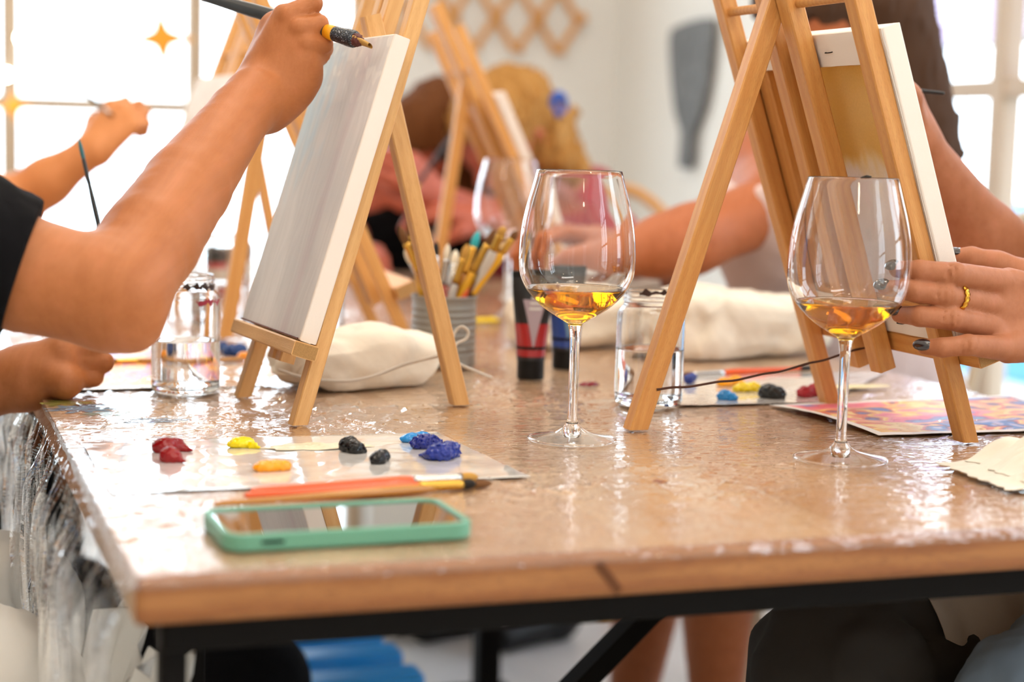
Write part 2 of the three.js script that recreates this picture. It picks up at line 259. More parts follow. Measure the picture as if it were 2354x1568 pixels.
function windowUnit(axis, fixed, s0, s1, y0, y1, nMull, transoms, mat, fw = 0.055) {
  const g = new THREE.Group(); g.name = 'window_' + (++windowCount); g.userData = { kind: 'structure', label: 'tall glazed window with slim wooden bars', category: 'window' }; scene.add(g);
  const B = (a, b, c, d, t = 0.045) => axis === 'z' ? box(a, b, c, d, fixed - t / 2, fixed + t / 2, 0.006) : box(fixed - t / 2, fixed + t / 2, c, d, a, b, 0.006);
  part('frame', merge([B(s0, s0 + fw, y0, y1), B(s1 - fw, s1, y0, y1), B(s0, s1, y0, y0 + fw), B(s0, s1, y1 - fw, y1)]), mat, g);
  const xs = [s0], ys = [y0, ...transoms, y1];
  for (let i = 1; i <= nMull; i++) { const s = lerp(s0, s1, i / (nMull + 1)); part('mullion', B(s - 0.025, s + 0.025, y0, y1, 0.05), mat, g); xs.push(s); }
  xs.push(s1);
  for (const t of transoms) part('transom', B(s0, s1, t - 0.02, t + 0.02, 0.04), mat, g);
  for (let i = 0; i < xs.length - 1; i++) for (let j = 0; j < ys.length - 1; j++) part('pane', axis === 'z' ? new THREE.PlaneGeometry(xs[i + 1] - xs[i], ys[j + 1] - ys[j]).translate((xs[i] + xs[i + 1]) / 2, (ys[j] + ys[j + 1]) / 2, fixed) : new THREE.PlaneGeometry(xs[i + 1] - xs[i], ys[j + 1] - ys[j]).rotateY(-Math.PI / 2).translate(fixed, (ys[j] + ys[j + 1]) / 2, (xs[i] + xs[i + 1]) / 2), M.pane, g);
  return g;
}
windowUnit('z', ZB - 0.1, -1.24, 1.31, 0.3, 2.6, 4, [1.075, 1.85], M.frame);
for (const [a, b, c, d] of openRight) windowUnit('x', XR + 0.1, zR(a), zR(b), c, d, 2, [1.135, 1.8], M.frame);
for (const [a, b, c, d] of openLeft) windowUnit('x', XL - 0.1, zR(a), zR(b), c, d, 3, [1.1, 1.75], M.frame);
for (const [a, b, c, d] of openFront) windowUnit('z', ZF + 0.1, XL + a, XL + b, c, d, 4, [1.6], M.frame);
struct('baseboard_back', box(XL, XR, 0, 0.1, ZB, ZB + 0.015, 0.004), M.ceiling); struct('baseboard_right', box(XR - 0.015, XR, 0, 0.1, ZB, ZF, 0.004), M.ceiling);
// outside the windows: a pale terrace, a low blue wall and a lilac awning
struct('ground', box(-14, 16, -0.3, -0.12, -16, 12), std({ color: 0xd8d4cc, roughness: 0.9 }));
solo('garden_wall', box(5.2, 5.4, -0.12, 0.78, -9, 3, 0.02), std({ color: 0x4a84ac, roughness: 0.8 }), 'low light blue garden wall beyond the side windows', 'wall');
{ const g = thing('awning', 'lilac fabric awning outside the side windows', 'awning', V(XR + WT, 1.35, -3)); part('fabric', slabGeo(30, 8, (u, v) => [XR + WT + 0.02 + v * 1.0, 1.72 - v * 0.36 + 0.008 * Math.sin(u * 60), -5.4 + u * 3.4], 0.006), phys({ color: 0xc9b2d8, roughness: 0.9, transmission: 0.35, thickness: 0 }), g); part('rail', along(lathe([[0, 0], [0.02, 0], [0.02, 3.4], [0, 3.4]], 12), V(XR + WT + 1.02, 1.36, -5.4), V(XR + WT + 1.02, 1.36, -2.0)), M.frameGrey, g); }

// ------------------------------------------------------------------ lamps: globe pendants and a string of small bulbs
const bulbMat = std({ color: 0xfff1d8, emissive: 0xffe8cc, emissiveIntensity: 60 });
const pendantSpots = [[0.15, 0.9], [0.9, 0.7], [0.1, -0.3], [1.15, -0.55], [0.35, -1.7], [0.95, -2.2], [0.55, -3.2], [-0.9, -0.6], [-0.9, -2.4]];
pendantSpots.forEach(([x, z], i) => {
  const y = 2.12 + (i % 3) * 0.12, g = thing('pendant_lamp', 'small round glass pendant lamp glowing warm under the ceiling', 'lamp', V(x, y, z), 'pendant lamps hanging over the tables');
  part('bulb', new THREE.SphereGeometry(0.05, 20, 14).translate(x, y, z), bulbMat, g);
  part('socket', lathe([[0, 0.045], [0.02, 0.045], [0.024, 0.1], [0.006, 0.115], [0, 0.115]], 16).translate(x, y, z), M.gold, g);
  part('cable', lathe([[0, 0.11], [0.003, 0.11], [0.003, H - y], [0, H - y]], 8).translate(x, y, z), M.black, g);
  part('ceiling_rose', lathe([[0, H - y - 0.03], [0.045, H - y - 0.02], [0.05, H - y], [0, H - y]], 20).translate(x, y, z), M.gold, g);
  const l = new THREE.PointLight(0xffe6cb, 0.42); l.name = 'pendant_glow'; l.position.set(x, y, z).sub(g.position); l.castShadow = true; l.shadow.radius = 2.5; g.add(l);
});
// flat light panels in the ceiling
[[0.6, 0.75], [0.6, -0.45], [0.6, -2.1]].forEach(([x, z]) => {
  const g = thing('ceiling_panel', 'flat white light panel set against the ceiling', 'lamp', V(x, H - 0.05, z), 'light panels on the ceiling'), l = new THREE.RectAreaLight(0xfffaf4, 5, 1.16, 0.26); l.name = 'panel_glow';
  part('housing', box(x - 0.6, x + 0.6, H - 0.05, H, z - 0.15, z + 0.15, 0.006), M.ceiling, g); part('diffuser', box(x - 0.58, x + 0.58, H - 0.054, H - 0.049, z - 0.13, z + 0.13), std({ color: 0xffffff, emissive: 0xfffaf4, emissiveIntensity: 6 }), g);
  l.position.set(0, -0.006, 0); l.rotation.x = -Math.PI / 2; g.add(l);
});
// ------------------------------------------------------------------ the table: boards, dark rails, trestle legs
const TX0 = 0.121, TX1 = 1.05, TZ0 = -3.2, TZ1 = -0.972, TH = 0.029;
const tableTex = woodTex([210, 184, 152], [172, 136, 100], [104, 74, 50], 3, 9, 1024, 512);
const boardMats = [0, 1, 2].map((i) => std({ map: (() => { const t = scaled(tableTex, 1.1, 0.42); t.offset.set(i * 0.37, i * 0.29); return t; })(), color: [0xfff6ee, 0xf4e6da, 0xfffaf4][i], roughness: 0.45, bumpMap: scaled(grainBump, 0.6, 0.1), bumpScale: 0.0003 }));
{
  const g = thing('dining_table', 'long wooden table with dark rails under a clear plastic sheet', 'table', V((TX0 + TX1) / 2, 0, (TZ0 + TZ1) / 2));
  const n = 6, w = (TX1 - TX0) / n;
  const edgeFace = woodTex([222, 172, 112], [158, 100, 48], [84, 48, 22], 13, 20);
  for (let i = 0; i < n; i++) {             // boards run along the table; uv turned so that the grain does too
    const b = box(TX0 + i * w + 0.0001, TX0 + (i + 1) * w - 0.0001, T - TH, T, TZ0, TZ1, 0.0003), u = b.attributes.uv, p = b.attributes.position, nn = b.attributes.normal;
    for (let k = 0; k < u.count; k++) { if (Math.abs(nn.getZ(k)) > 0.8) u.setXY(k, p.getX(k) * 1.5 + i * 0.21, p.getY(k)); else u.setXY(k, p.getZ(k), p.getX(k)); }
    part('board', b, boardMats[i % 3], g);
  }
  part('end_batten', box(TX0 - 0.0005, TX1 + 0.0005, T - TH - 0.0005, T - 0.0006, TZ1 - 0.006, TZ1 + 0.006, 0.0058), std({ color: 0xd2bca6, map: scaled(edgeFace, 0.55, 0.11), roughness: 0.5, bumpMap: scaled(grainBump, 0.3, 0.06), bumpScale: 0.0004 }), g);
  part('crack', bar(onZ(1374, 1294, TZ1 + 0.0062), onZ(1424, 1360, TZ1 + 0.0062), 0.006, 0.0008, V(1, 0, 0), 0.0002), std({ color: 0x63391a, roughness: 0.9 }), g);
  for (const z of [TZ1 - 0.035, TZ0 + 0.03]) part('end_rail', box(TX0 + 0.02, TX1 - 0.02, T - TH - 0.028, T - TH, z - 0.03, z, 0.003), M.darkSteel, g);
  for (const x of [TX0 + 0.03, TX1 - 0.06]) part('side_rail', box(x, x + 0.03, T - TH - 0.028, T - TH, TZ0 + 0.03, TZ1 - 0.06, 0.003), M.darkSteel, g);
  for (const x of [TX0 + 0.022, TX1 - 0.04]) part('leg', box(x, x + 0.016, 0, T - TH, TZ1 - 0.075, TZ1 - 0.055, 0.003), M.darkSteel, g);
  for (const z of [-1.6, -2.75]) {
    for (const x of [TX0 + 0.1, TX1 - 0.14]) part('leg', box(x, x + 0.04, 0, T - TH, z - 0.02, z + 0.02, 0.003), M.darkSteel, g);
    part('foot_rail', box(TX0 + 0.08, TX1 - 0.08, 0.04, 0.08, z - 0.02, z + 0.02, 0.003), M.darkSteel, g);
    part('brace', bar(V(TX0 + 0.14, 0.1, z), V(TX1 - 0.16, T - TH - 0.03, z), 0.03, 0.02, V(0, 0, 1)), M.darkSteel, g);
  }
}
// ------------------------------------------------------------------ the clear plastic sheet over it, wrinkled, hanging down the side
const ridge = (v) => 1 - Math.abs(v);
function wrinkle(x, z) {
  const a = Math.pow(ridge(n2(x * 7 + 0.8 * n2(x * 3, z * 3), z * 22)), 9), b = Math.pow(ridge(n2(x * 14 + 31, z * 52 + 2 * n2(x * 5, z * 5))), 10), c = n2(x * 34, z * 34 + 50) * 0.5 + 0.5, d = Math.pow(ridge(n2(x * 13 - z * 8 + 9, z * 11 + x * 12)), 9);
  const m = 0.55 + 1.9 * sstep(-0.1, 0.6, n2(x * 3.1 + 4, z * 2.6)) + 2.2 * sstep(-1.36, -1.46, z) * sstep(0.48, 0.36, x);
  return 0.0005 + m * (0.0007 * a + 0.0003 * b + 0.0006 * d) + 0.00003 * c;
}
{
  const filmBump = tex(512, 512, (u, v) => { const a = Math.pow(ridge(tile(u, v, 14, 2)), 12), b = Math.pow(ridge(tile(u + 0.37, v + 0.11, 30, 2)), 14), c = tile(u + 0.7, v, 9, 1); return [80 + 100 * a + 55 * b + 14 * c]; }, false);
  M.film = phys({ color: 0xffffff, transmission: 1, thickness: 0, roughness: 0.03, ior: 1.95, bumpMap: scaled(filmBump, 0.75, 0.15), bumpScale: 0.001 });
  const g = thing('plastic_sheet', 'clear wrinkled plastic sheet covering the long table and hanging down its side', 'plastic sheet', V(TX0, T - 0.3, TZ1));
  const down = 60, across = 250, rows = 470;
  const hang = (z) => lerp(0.36, 0.17, sstep(-0.98, -1.5, z)) + 0.03 * n2(z * 9, 3) + 0.02 * n2(z * 31, 8);
  const zOf = (v) => v < 0.035 ? null : TZ1 + 0.0075 + (TZ0 - TZ1) * Math.pow((v - 0.035) / 0.965, 1.35);
  part('film', sheetGeo(down + across, rows, (u, v) => {
    const k = u * (down + across), z0 = zOf(v), lip = z0 === null ? (0.035 - v) / 0.035 * 0.0085 : 0, z = z0 === null ? TZ1 + 0.0075 : z0;
    if (k < down) {                         // the curtain at the side
      const t = 1 - k / down, L = hang(z), s = t * L, f = sstep(0, 0.05, s);
      const flute = 0.006 * n2(z * 42, s * 3) + 0.004 * n2(z * 95 + 7, s * 5) + 0.010 * n2(z * 13, s * 2.2 + 5);
      const flare = z0 === null ? lip * 1.2 : 0;
      return [TX0 - 0.0015 - 0.006 * sstep(0, 0.01, s) + (flute - 0.012) * f - 0.05 * t * t * sstep(-1.35, -1.0, z), T + 0.0008 - s, z + flare + 0.006 * n2(z * 20, s * 9) * f, z, s];
    }
    const x = TX0 - 0.0015 + (TX1 - TX0 + 0.003) * (k - down) / across;
    if (z0 === null) return [x, T + 0.0012 - lip + 0.001, z + 0.0012 + 0.0022 * (0.5 + 0.5 * n2(x * 26, lip * 40)) * sstep(0, 0.006, lip), x, z - lip];
    return [x, T + wrinkle(x, z), z, x, z];
  }), M.film, g);
  part('side_drop', sheetGeo(20, 120, (u, v) => { const z = TZ1 + (TZ0 - TZ1) * v, s = u * (0.2 + 0.03 * n2(z * 7, 77)); return [TX1 + 0.002 + 0.008 * sstep(0, 0.02, s) + 0.006 * n2(z * 40, s * 3 + 40) * sstep(0, 0.05, s), T + 0.001 - s, z, z, s]; }), M.film, g);
}
// ------------------------------------------------------------------ easels and canvases
// an easel stands in a leaning plane: s across, v up along it, n out of its front
function plane(O, leanDeg, rotDeg, side) {  // side +1: leans towards +x, -1: towards -x
  const a = leanDeg * Math.PI / 180, b = rotDeg * Math.PI / 180, S = V(Math.sin(b), 0, Math.cos(b)), Hh = V(Math.cos(b) * side, 0, -Math.sin(b) * side);
  const U = Hh.clone().multiplyScalar(Math.sin(a)).add(V(0, Math.cos(a), 0)), N = Hh.clone().multiplyScalar(-Math.cos(a)).add(V(0, Math.sin(a), 0));
  const P = (s, v, n = 0) => O.clone().addScaledVector(S, s).addScaledVector(U, v).addScaledVector(N, n);
  return { O, S, U, N, P, Hh };
}
function easel(F, o, label, mat, group) {
  const g = thing('table_easel', label, 'easel', F.O, group), t = o.t, P = F.P, cut = t * 0.5 * Math.tan(o.lean * Math.PI / 180);
  const leg = (s0, s1) => { const b = bar(P(s0, -0.0), P(s1, o.top), t, t, F.S); const p = b.attributes.position; for (let i = 0; i < p.count; i++) if (p.getY(i) < T + 0.02) p.setY(i, T + 0.0025); b.computeVertexNormals(); return b; };
  part('leg', leg(o.fl[0], o.fl[1]), mat, g); part('leg', leg(o.fr[0], o.fr[1]), mat, g);
  for (const s of o.rails) part('mast_rail', bar(P(s[0], o.mastFrom, o.railN ?? 0), P(s[1], o.mastTo, o.railN ?? 0), o.railW, t, F.S), mat, g);
  { const b = bar(o.backFoot, o.backTop, o.backW ?? t * 1.1, t, F.Hh); const p = b.attributes.position; for (let i = 0; i < p.count; i++) if (p.getY(i) < T + 0.02) p.setY(i, T + 0.0025); b.computeVertexNormals(); part('back_leg', b, mat, g); }
  const lz = (o.ledge[2] + o.ledge[3]) / 2, lm = (o.ledgeN[0] + o.ledgeN[1]) / 2;
  const led = part('ledge', bar(P(o.ledge[0], lz, lm), P(o.ledge[1], lz, lm), o.ledgeN[1] - o.ledgeN[0], o.ledge[3] - o.ledge[2], F.N), mat, g);
  for (const s of [o.ledge[0], o.ledge[1]]) { const d = Math.sign(s) * 0.0006; part('end_grain', bar(P(s - d, lz, lm), P(s + d, lz, lm), o.ledgeN[1] - o.ledgeN[0] - 0.002, o.ledge[3] - o.ledge[2] - 0.002, F.N, 0.0003), M.endGrain, led); }
  for (const v of o.dowels) part('dowel', along(lathe([[0, 0], [o.dowelR ?? 0.004, 0], [o.dowelR ?? 0.004, o.fr[1] - o.fl[1]], [0, o.fr[1] - o.fl[1]]], 14), P(o.fl[1], v, 0), P(o.fr[1], v, 0)), mat, g);
  return g;
}
function canvasBoard(F, c, frontMat, label, o = {}) {   // c: s0, s1, v0, v1, n0 (back), n1 (front)
  const [s0, s1, v0, v1, n0, n1] = c, P = F.P, g = thing('stretched_canvas', label, 'canvas', P((s0 + s1) / 2, v0, n0), o.group);
  const r = 0.0018, quad = (a, b, cc, d, nu, nv, uvw) => sheetGeo(nu, nv, (u, v) => { const p = a.clone().lerp(b, u).lerp(d.clone().lerp(cc, u), v); return [p.x, p.y, p.z, uvw ? u : u * a.distanceTo(b), uvw ? v : v * a.distanceTo(d)]; });
  part('painted_face', quad(P(s0 + r, v0 + r, n1), P(s1 - r, v0 + r, n1), P(s1 - r, v1 - r, n1), P(s0 + r, v1 - r, n1), 12, 12, true), frontMat, g);
  // wrapped cloth: rounded edge all round from the face to the back
  const arc = []; for (let i = 0; i <= 6; i++) { const t = i / 6 * Math.PI / 2; arc.push([r - r * Math.sin(t), n1 - r + r * Math.cos(t)]); } arc.push([0, n0 + r]); for (let i = 0; i <= 3; i++) { const t = i / 3 * Math.PI / 2; arc.push([r - r * Math.cos(t), n0 + r - r * Math.sin(t)]); }
  const loop = [[s0, v0, 1, 1], [s1, v0, -1, 1], [s1, v1, -1, -1], [s0, v1, 1, -1]];
  part('wrapped_edge', merge(loop.map((a, i) => { const b = loop[(i + 1) % 4], len = Math.hypot(b[0] - a[0], b[1] - a[1]); return sheetGeo(16, arc.length - 1, (u, v) => { const [inn, n] = arc[Math.round(v * (arc.length - 1))]; const A = P(a[0] + a[2] * inn, a[1] + a[3] * inn, n), B = P(b[0] + b[2] * inn, b[1] + b[3] * inn, n); const p = A.lerp(B, u); return [p.x, p.y, p.z, u * len, n]; }); })), M.canvasEdge, g);
  if (o.back) {
    const bw = 0.028, d = n0 + 0.011, e = 0.0016;
    for (const [a, b, w0] of [[P(s0 + bw / 2 + e, v0 + 0.003, d - 0.005), P(s0 + bw / 2 + e, v1 - 0.003, d - 0.005)], [P(s1 - bw / 2 - e, v0 + 0.003, d - 0.005), P(s1 - bw / 2 - e, v1 - 0.003, d - 0.005)], [P(s0 + bw, v0 + bw / 2 + e, d - 0.005), P(s1 - bw, v0 + bw / 2 + e, d - 0.005)], [P(s0 + bw, v1 - bw / 2 - e, d - 0.005), P(s1 - bw, v1 - bw / 2 - e, d - 0.005)]]) part('stretcher_bar', bar(a, b, bw, 0.010, a.clone().sub(b).cross(F.N)), M.easelRight, g);
    part('canvas_back', quad(P(s0 + 0.002, v0 + 0.002, n1 - 0.0016), P(s1 - 0.002, v0 + 0.002, n1 - 0.0016), P(s1 - 0.002, v1 - 0.002, n1 - 0.0016), P(s0 + 0.002, v1 - 0.002, n1 - 0.0016), 8, 8, true), o.back, g);
    const flap = (a, b, c2, d2, k) => slabGeo(24, 8, (u, v) => { const p = a.clone().lerp(b, u).lerp(d2.clone().lerp(c2, u), v).addScaledVector(F.N, -0.0008 - 0.0007 * n2(u * 9 + k, v * 2)); return [p.x, p.y, p.z, u * 0.2, v * 0.03]; }, 0.0006);
    const nb = n0 - 0.0004;
    const topFlap = part('folded_flap', flap(P(s0, v1 - 0.0285, nb), P(s1, v1 - 0.0285, nb), P(s1, v1 - 0.0005, nb), P(s0, v1 - 0.0005, nb), 1), M.canvasEdge, g);
    const lowFlap = part('folded_flap', flap(P(s0, v0 + 0.0005, nb), P(s1, v0 + 0.0005, nb), P(s1, v0 + 0.024, nb), P(s0, v0 + 0.024, nb), 2), M.canvasEdge, g);
    part('folded_flap', flap(P(s1 - 0.03, v0, nb), P(s1 - 0.0005, v0, nb), P(s1 - 0.0005, v1, nb), P(s1 - 0.03, v1, nb), 3), M.canvasEdge, g);
    part('folded_flap', flap(P(s0 + 0.0005, v0, nb), P(s0 + 0.006, v0, nb), P(s0 + 0.006, v1, nb), P(s0 + 0.0005, v1, nb), 4), M.canvasEdge, g);
    for (const [s, v] of o.staples) part('staple', tube([P(s - 0.005, v, nb - 0.0006), P(s - 0.0048, v, nb - 0.0024), P(s + 0.0048, v, nb - 0.0024), P(s + 0.005, v, nb - 0.0006)], 0.0005, 16, 5), M.darkSteel, v > (v0 + v1) / 2 ? topFlap : lowFlap);
  }
  return g;
}
const canvasPaint = tex(256, 384, (u, v) => {   // v up: grey wash, bluish and milky strokes in the upper corner
  const strokes = n2(u * 16 + 0.5 * n2(u * 4, v * 3), v * 1.6) * 4 + n2(u * 60, v * 9) * 1.2, blue = sstep(0.5, 0.05, u + 0.16 * n2(u * 6, v * 7)) * sstep(0.36, 0.75, v + 0.08 * n2(u * 9, v * 5)), milk = sstep(0.25, 0.6, n2(u * 7 + 3, v * 11)) * sstep(0.7, 0.9, v), band = sstep(0.62, 0.72, u) * sstep(0.8, 0.74, u);
  return [226 + strokes - 22 * blue + 10 * milk - 6 * band, 221 + strokes - 2 * blue + 10 * milk - 11 * band, 217 + strokes + 9 * blue + 8 * milk - 9 * band];
});
const FL = plane(V(0.309, T, -1.5425), 17.2, 5.5, 1);
easel(FL, { t: 0.0145, lean: 17.2, top: 0.392, fl: [-0.081, -0.068], fr: [0.0885, 0.062], rails: [[-0.019, -0.026], [0.003, -0.004]], railW: 0.015, mastFrom: 0.047, mastTo: 0.52, backFoot: V(0.489, T, -1.543), backTop: V(0.489 - 0.2544 * 0.355, T + 0.355, -1.547), backW: 0.0165, ledge: [-0.084, 0.103, 0.0575, 0.0705], ledgeN: [0.0075, 0.030], dowels: [0.2] }, 'pale beech table easel holding the grey-washed canvas beside the rolled cotton bag', M.easelLeft);
canvasBoard(FL, [-0.0835, 0.0945, 0.0712, 0.343, 0.0078, 0.0235], std({ map: canvasPaint, roughness: 0.75, bumpMap: (() => { const t = weave.clone(); t.repeat.set(6, 9); t.needsUpdate = true; return t; })(), bumpScale: 0.0003 }), 'stretched canvas washed pale grey with bluish strokes on the pale easel');
// dried paint along the ledge
solo('paint_smear', slabGeo(40, 3, (u, v) => { const p = FL.P(lerp(-0.08, 0.09, u), 0.0712 + 0.0006, 0.0238 + v * 0.0022 * (0.6 + 0.4 * n2(u * 20, 2))); return [p.x, p.y, p.z]; }, 0.0012), paint(0x6b3a34, 0.5), 'dried red-brown paint line along the pale easel ledge', 'paint');

const backTex = tex(256, 320, (u, v) => {       // paint showing through from the front: ochre above, bare cloth below
  const y = sstep(0.50, 0.60, v + 0.05 * n2(u * 5, v * 4) + 0.02 * n2(u * 19, v * 9)), k = 0.5 + 0.5 * n2(u * 3 + 4, v * 3), a = 4 * n2(u * 90, v * 90), r = sstep(0.3, 0.7, n2(u * 4 + 9, v * 3)) * (1 - y);
  return [lerp(238, 224 + 12 * k, y) + a, lerp(230 - 6 * r, 192 + 16 * k, y) + a, lerp(226 - 4 * r, 112 + 34 * k, y) + a];
});
const FR = plane(V(0.8525, T, -1.392), 19, 1.5, -1);
const rightFront = tex(128, 160, (u, v) => { const y = sstep(0.45, 0.6, v + 0.06 * n2(u * 5, v * 4)), a = 8 * n2(u * 14, v * 14); return [lerp(228, 226, y) + a, lerp(214, 178, y) + a, lerp(206, 84, y) + a]; });
easel(FR, { t: 0.0165, lean: 19, top: 0.50, fl: [-0.0995, -0.1005], fr: [0.1235, 0.1225], rails: [[-0.0135, -0.0155], [0.0235, 0.0205]], railW: 0.0185, mastFrom: 0.056, mastTo: 0.56, railN: -0.003, backFoot: V(0.598, T, -1.381), backTop: V(0.722, T + 0.386, -1.386), backW: 0.0185, ledge: [-0.135, 0.158, 0.070, 0.0885], ledgeN: [0.0085, 0.034], dowels: [0.391], dowelR: 0.0042 }, 'reddish pine table easel seen from behind, carrying the canvas with staples', M.easelRight);
canvasBoard(FR, [-0.104, 0.134, 0.0892, 0.361, 0.0088, 0.0265], phys({ map: rightFront, roughness: 0.9, transmission: 0.5, thickness: 0, bumpMap: canvasBump, bumpScale: 0.0003 }), 'stretched canvas seen from behind with stapled flaps and an ochre stain', { back: phys({ map: backTex, roughness: 0.9, transmission: 0.6, thickness: 0, bumpMap: (() => { const t = weave.clone(); t.repeat.set(8, 9); t.needsUpdate = true; return t; })(), bumpScale: 0.0002 }), staples: [[0.047, 0.345], [0.055, 0.1], [-0.07, 0.345], [-0.07, 0.1]] });
// a brown cord tied from the back leg to the ledge of that easel
{ const a = at(1509, 896, 1.512), b = FR.P(-0.005, 0.072, 0.002), pts = []; for (let i = 0; i <= 14; i++) { const t = i / 14, p = a.clone().lerp(b, t); p.y -= 0.006 * Math.sin(t * Math.PI) - 0.0006 * Math.sin(i * 2.1); pts.push(p); } solo('brown_cord', tube(pts, 0.0011, 80, 6), std({ color: 0x4a2a1c, roughness: 0.8 }), 'thin brown cord stretched from easel back leg to its mast', 'cord'); }

// ------------------------------------------------------------------ wine glasses
const GP = [[0.0, 0], [0.0345, 0.0], [0.0363, 0.0008], [0.0366, 0.0016], [0.0355, 0.0024], [0.030, 0.0034], [0.0215, 0.0052], [0.0125, 0.0078], [0.0075, 0.0112], [0.0050, 0.0150], [0.0042, 0.0200], [0.0040, 0.0350], [0.0040, 0.0600], [0.0042, 0.0820], [0.0046, 0.0880], [0.0054, 0.0935], [0.0064, 0.0968], [0.0100, 0.0992], [0.0190, 0.1046], [0.0297, 0.1122], [0.0376, 0.1203], [0.0423, 0.1266], [0.0464, 0.1360], [0.0479, 0.1478], [0.0477, 0.1595], [0.0463, 0.1750], [0.0433, 0.1907], [0.0391, 0.2064], [0.0349, 0.2222]];
const smoothProfile = (pts, n) => new THREE.CatmullRomCurve3(pts.map(([r, y]) => V(r, y, 0)), false, 'centripetal').getPoints(n).map((p) => [Math.max(p.x, 0), p.y]);
const outer = [[0, 0], ...smoothProfile(GP.slice(1), 150)], bowl = outer.filter(([r, y]) => y > 0.0995);
const inset = (t) => bowl.map(([r, y], i) => { const a = bowl[Math.max(0, i - 1)], b = bowl[Math.min(bowl.length - 1, i + 1)], l = Math.hypot(b[0] - a[0], b[1] - a[1]); return [r - (b[1] - a[1]) / l * t, y + (b[0] - a[0]) / l * t]; });
const inner = inset(0.0011).filter(([r, y]) => r > 0 && y > 0.1015);
const footGeo = lathe(outer.filter(([r, y]) => y < 0.0118 && (r > 0.006 || y < 0.001)), 96);
const glassGeo = lathe([[0, 0.0022], [0.0075, 0.0030], ...outer.filter(([r, y]) => y > 0.0105), [0.0346, 0.2227], [0.0341, 0.2226], ...inner.slice(0, -1).reverse(), [0.004, 0.1010], [0, 0.1006]], 96);
const wineGeo = (level) => { const w = inset(0.0009).filter(([r, y]) => r > 0 && y > 0.1015 && y < level); const top = w[w.length - 1]; return lathe([[0, 0.1003], [0.004, 0.1007], ...w, [top[0] - 0.0002, level + 0.0007], [top[0] - 0.0012, level + 0.0001], [top[0] - 0.003, level - 0.0002], [0, level - 0.0003]], 96); };
function wineGlass(pos, label, level, wineLabel, scale = 1) {
  const g = thing('wine_glass', label, 'wine glass', pos), put = (geo) => geo.scale(scale, scale, scale).translate(pos.x, pos.y, pos.z);
  const bs = part('bowl_and_stem', put(glassGeo.clone()), M.glass, g); const ft = part('foot', put(footGeo.clone()), M.pane, g); part('foot_rim', put(new THREE.TorusGeometry(0.0362, 0.0010, 10, 80).rotateX(Math.PI / 2).translate(0, 0.0013, 0)), M.glass, ft);
  if (level) part('wine', put(wineGeo(level)), M.wine, g).userData.label = wineLabel;
  return g;
}
const g1 = ground(1314, 1016), g2 = ground(1931, 1062); g1.y = g2.y = T + 0.0016;
wineGlass(g1, 'wine glass of amber wine standing between the two easels', 0.1262, 'clear golden amber wine');
wineGlass(g2, 'wine glass of amber wine with a fly on its rim', 0.1252, 'deep amber wine', 1.003);
const g3 = V(0.795, T + 0.0016, -2.3); wineGlass(g3, 'empty wine glass behind the brush tin', 0);
{ // the fly
  const p = at(1991, 408, 1.372), X = CR.clone(), Y = V(0, 1, 0), Z = X.clone().cross(Y).normalize(), Q = (x, y, z) => p.clone().addScaledVector(X, x).addScaledVector(Y, y).addScaledVector(Z, z), g = thing('housefly', 'small dark fly perched on the wine glass rim', 'fly', Q(0, -0.0037, 0));
  part('body', skinGeo([cap(Q(-0.0035, -0.0003, 0), Q(-0.0010, 0.0002, 0), 0.0009, 0.0012, 0.0006), cap(Q(0.0004, 0.0006, 0), Q(0.0019, 0.0006, 0), 0.0013, 0.0012, 0.0006), cap(Q(0.0034, 0.0004, 0.0004), Q(0.0034, 0.0004, -0.0004), 0.0009, 0.0009, 0.0005)], 0.00022, 0.0006), std({ color: 0x1a140e, roughness: 0.4 }), g);
  for (const s of [-1, 1]) part('wing', slabGeo(6, 3, (u, v) => { const q = Q(0.0008 - u * 0.0066, 0.0016 + u * 0.0003, s * (0.0003 + v * 0.0018 * Math.sin(0.3 + u * 2.6))); return [q.x, q.y, q.z]; }, 0.00006), phys({ color: 0x9a8468, roughness: 0.4, transmission: 0.5, thickness: 0 }), g);
  for (const s of [-1, 1]) for (const [x0, x1] of [[-0.0008, -0.0024], [0.0006, 0.0003], [0.0018, 0.0030]]) part('leg', tube([Q(x0, 0.0, s * 0.0006), Q(lerp(x0, x1, 0.6), -0.0008, s * 0.0016), Q(x1, -0.0036, s * 0.0013)], 0.00012, 10, 5), M.black, g);
}
// ------------------------------------------------------------------ jars of water
function jar(pos, r, h, neck, label, level, tint) {
  const g = thing('glass_jar', label, 'jar', pos), o = smoothProfile([[r * 0.86, 0], [r * 0.97, 0.003], [r, 0.010], [r, h * 0.5], [r, h * 0.76], [r * 0.97, h * 0.82], [neck * 1.02, h * 0.88], [neck, h * 0.90], [neck, h]], 70), i = o.map(([x, y]) => [x - 0.0022, y]).filter(([x, y]) => y > 0.007);
  const jg = part('glass', lathe([[0, 0], ...o, [neck - 0.0008, h + 0.0008], [neck - 0.0018, h], ...i.reverse(), [0, 0.0062]], 64).translate(pos.x, pos.y, pos.z), M.glass, g);
  part('rim_thread', merge([0.925, 0.96].map((k) => new THREE.TorusGeometry(neck + 0.0002, 0.0011, 8, 48).rotateX(Math.PI / 2).translate(pos.x, pos.y + h * k, pos.z))), M.glass, jg);
  if (level) { const w = o.map(([x, y]) => [x - 0.0019, y]).filter(([x, y]) => y > 0.0075 && y < level), t = w[w.length - 1][0]; part('water', lathe([[0, 0.0058], ...w, [t - 0.0003, level + 0.0006], [t - 0.002, level], [0, level - 0.0002]], 64).translate(pos.x, pos.y, pos.z), tint ?? M.water, g); }
  return g;
}
const jl = ground(424, 912); jl.y = T + 0.0016; jl.add(V(0.004, 0, -0.02));
jar(jl, 0.0322, 0.112, 0.0262, 'glass jar half full of water under the bent elbow', 0.050);
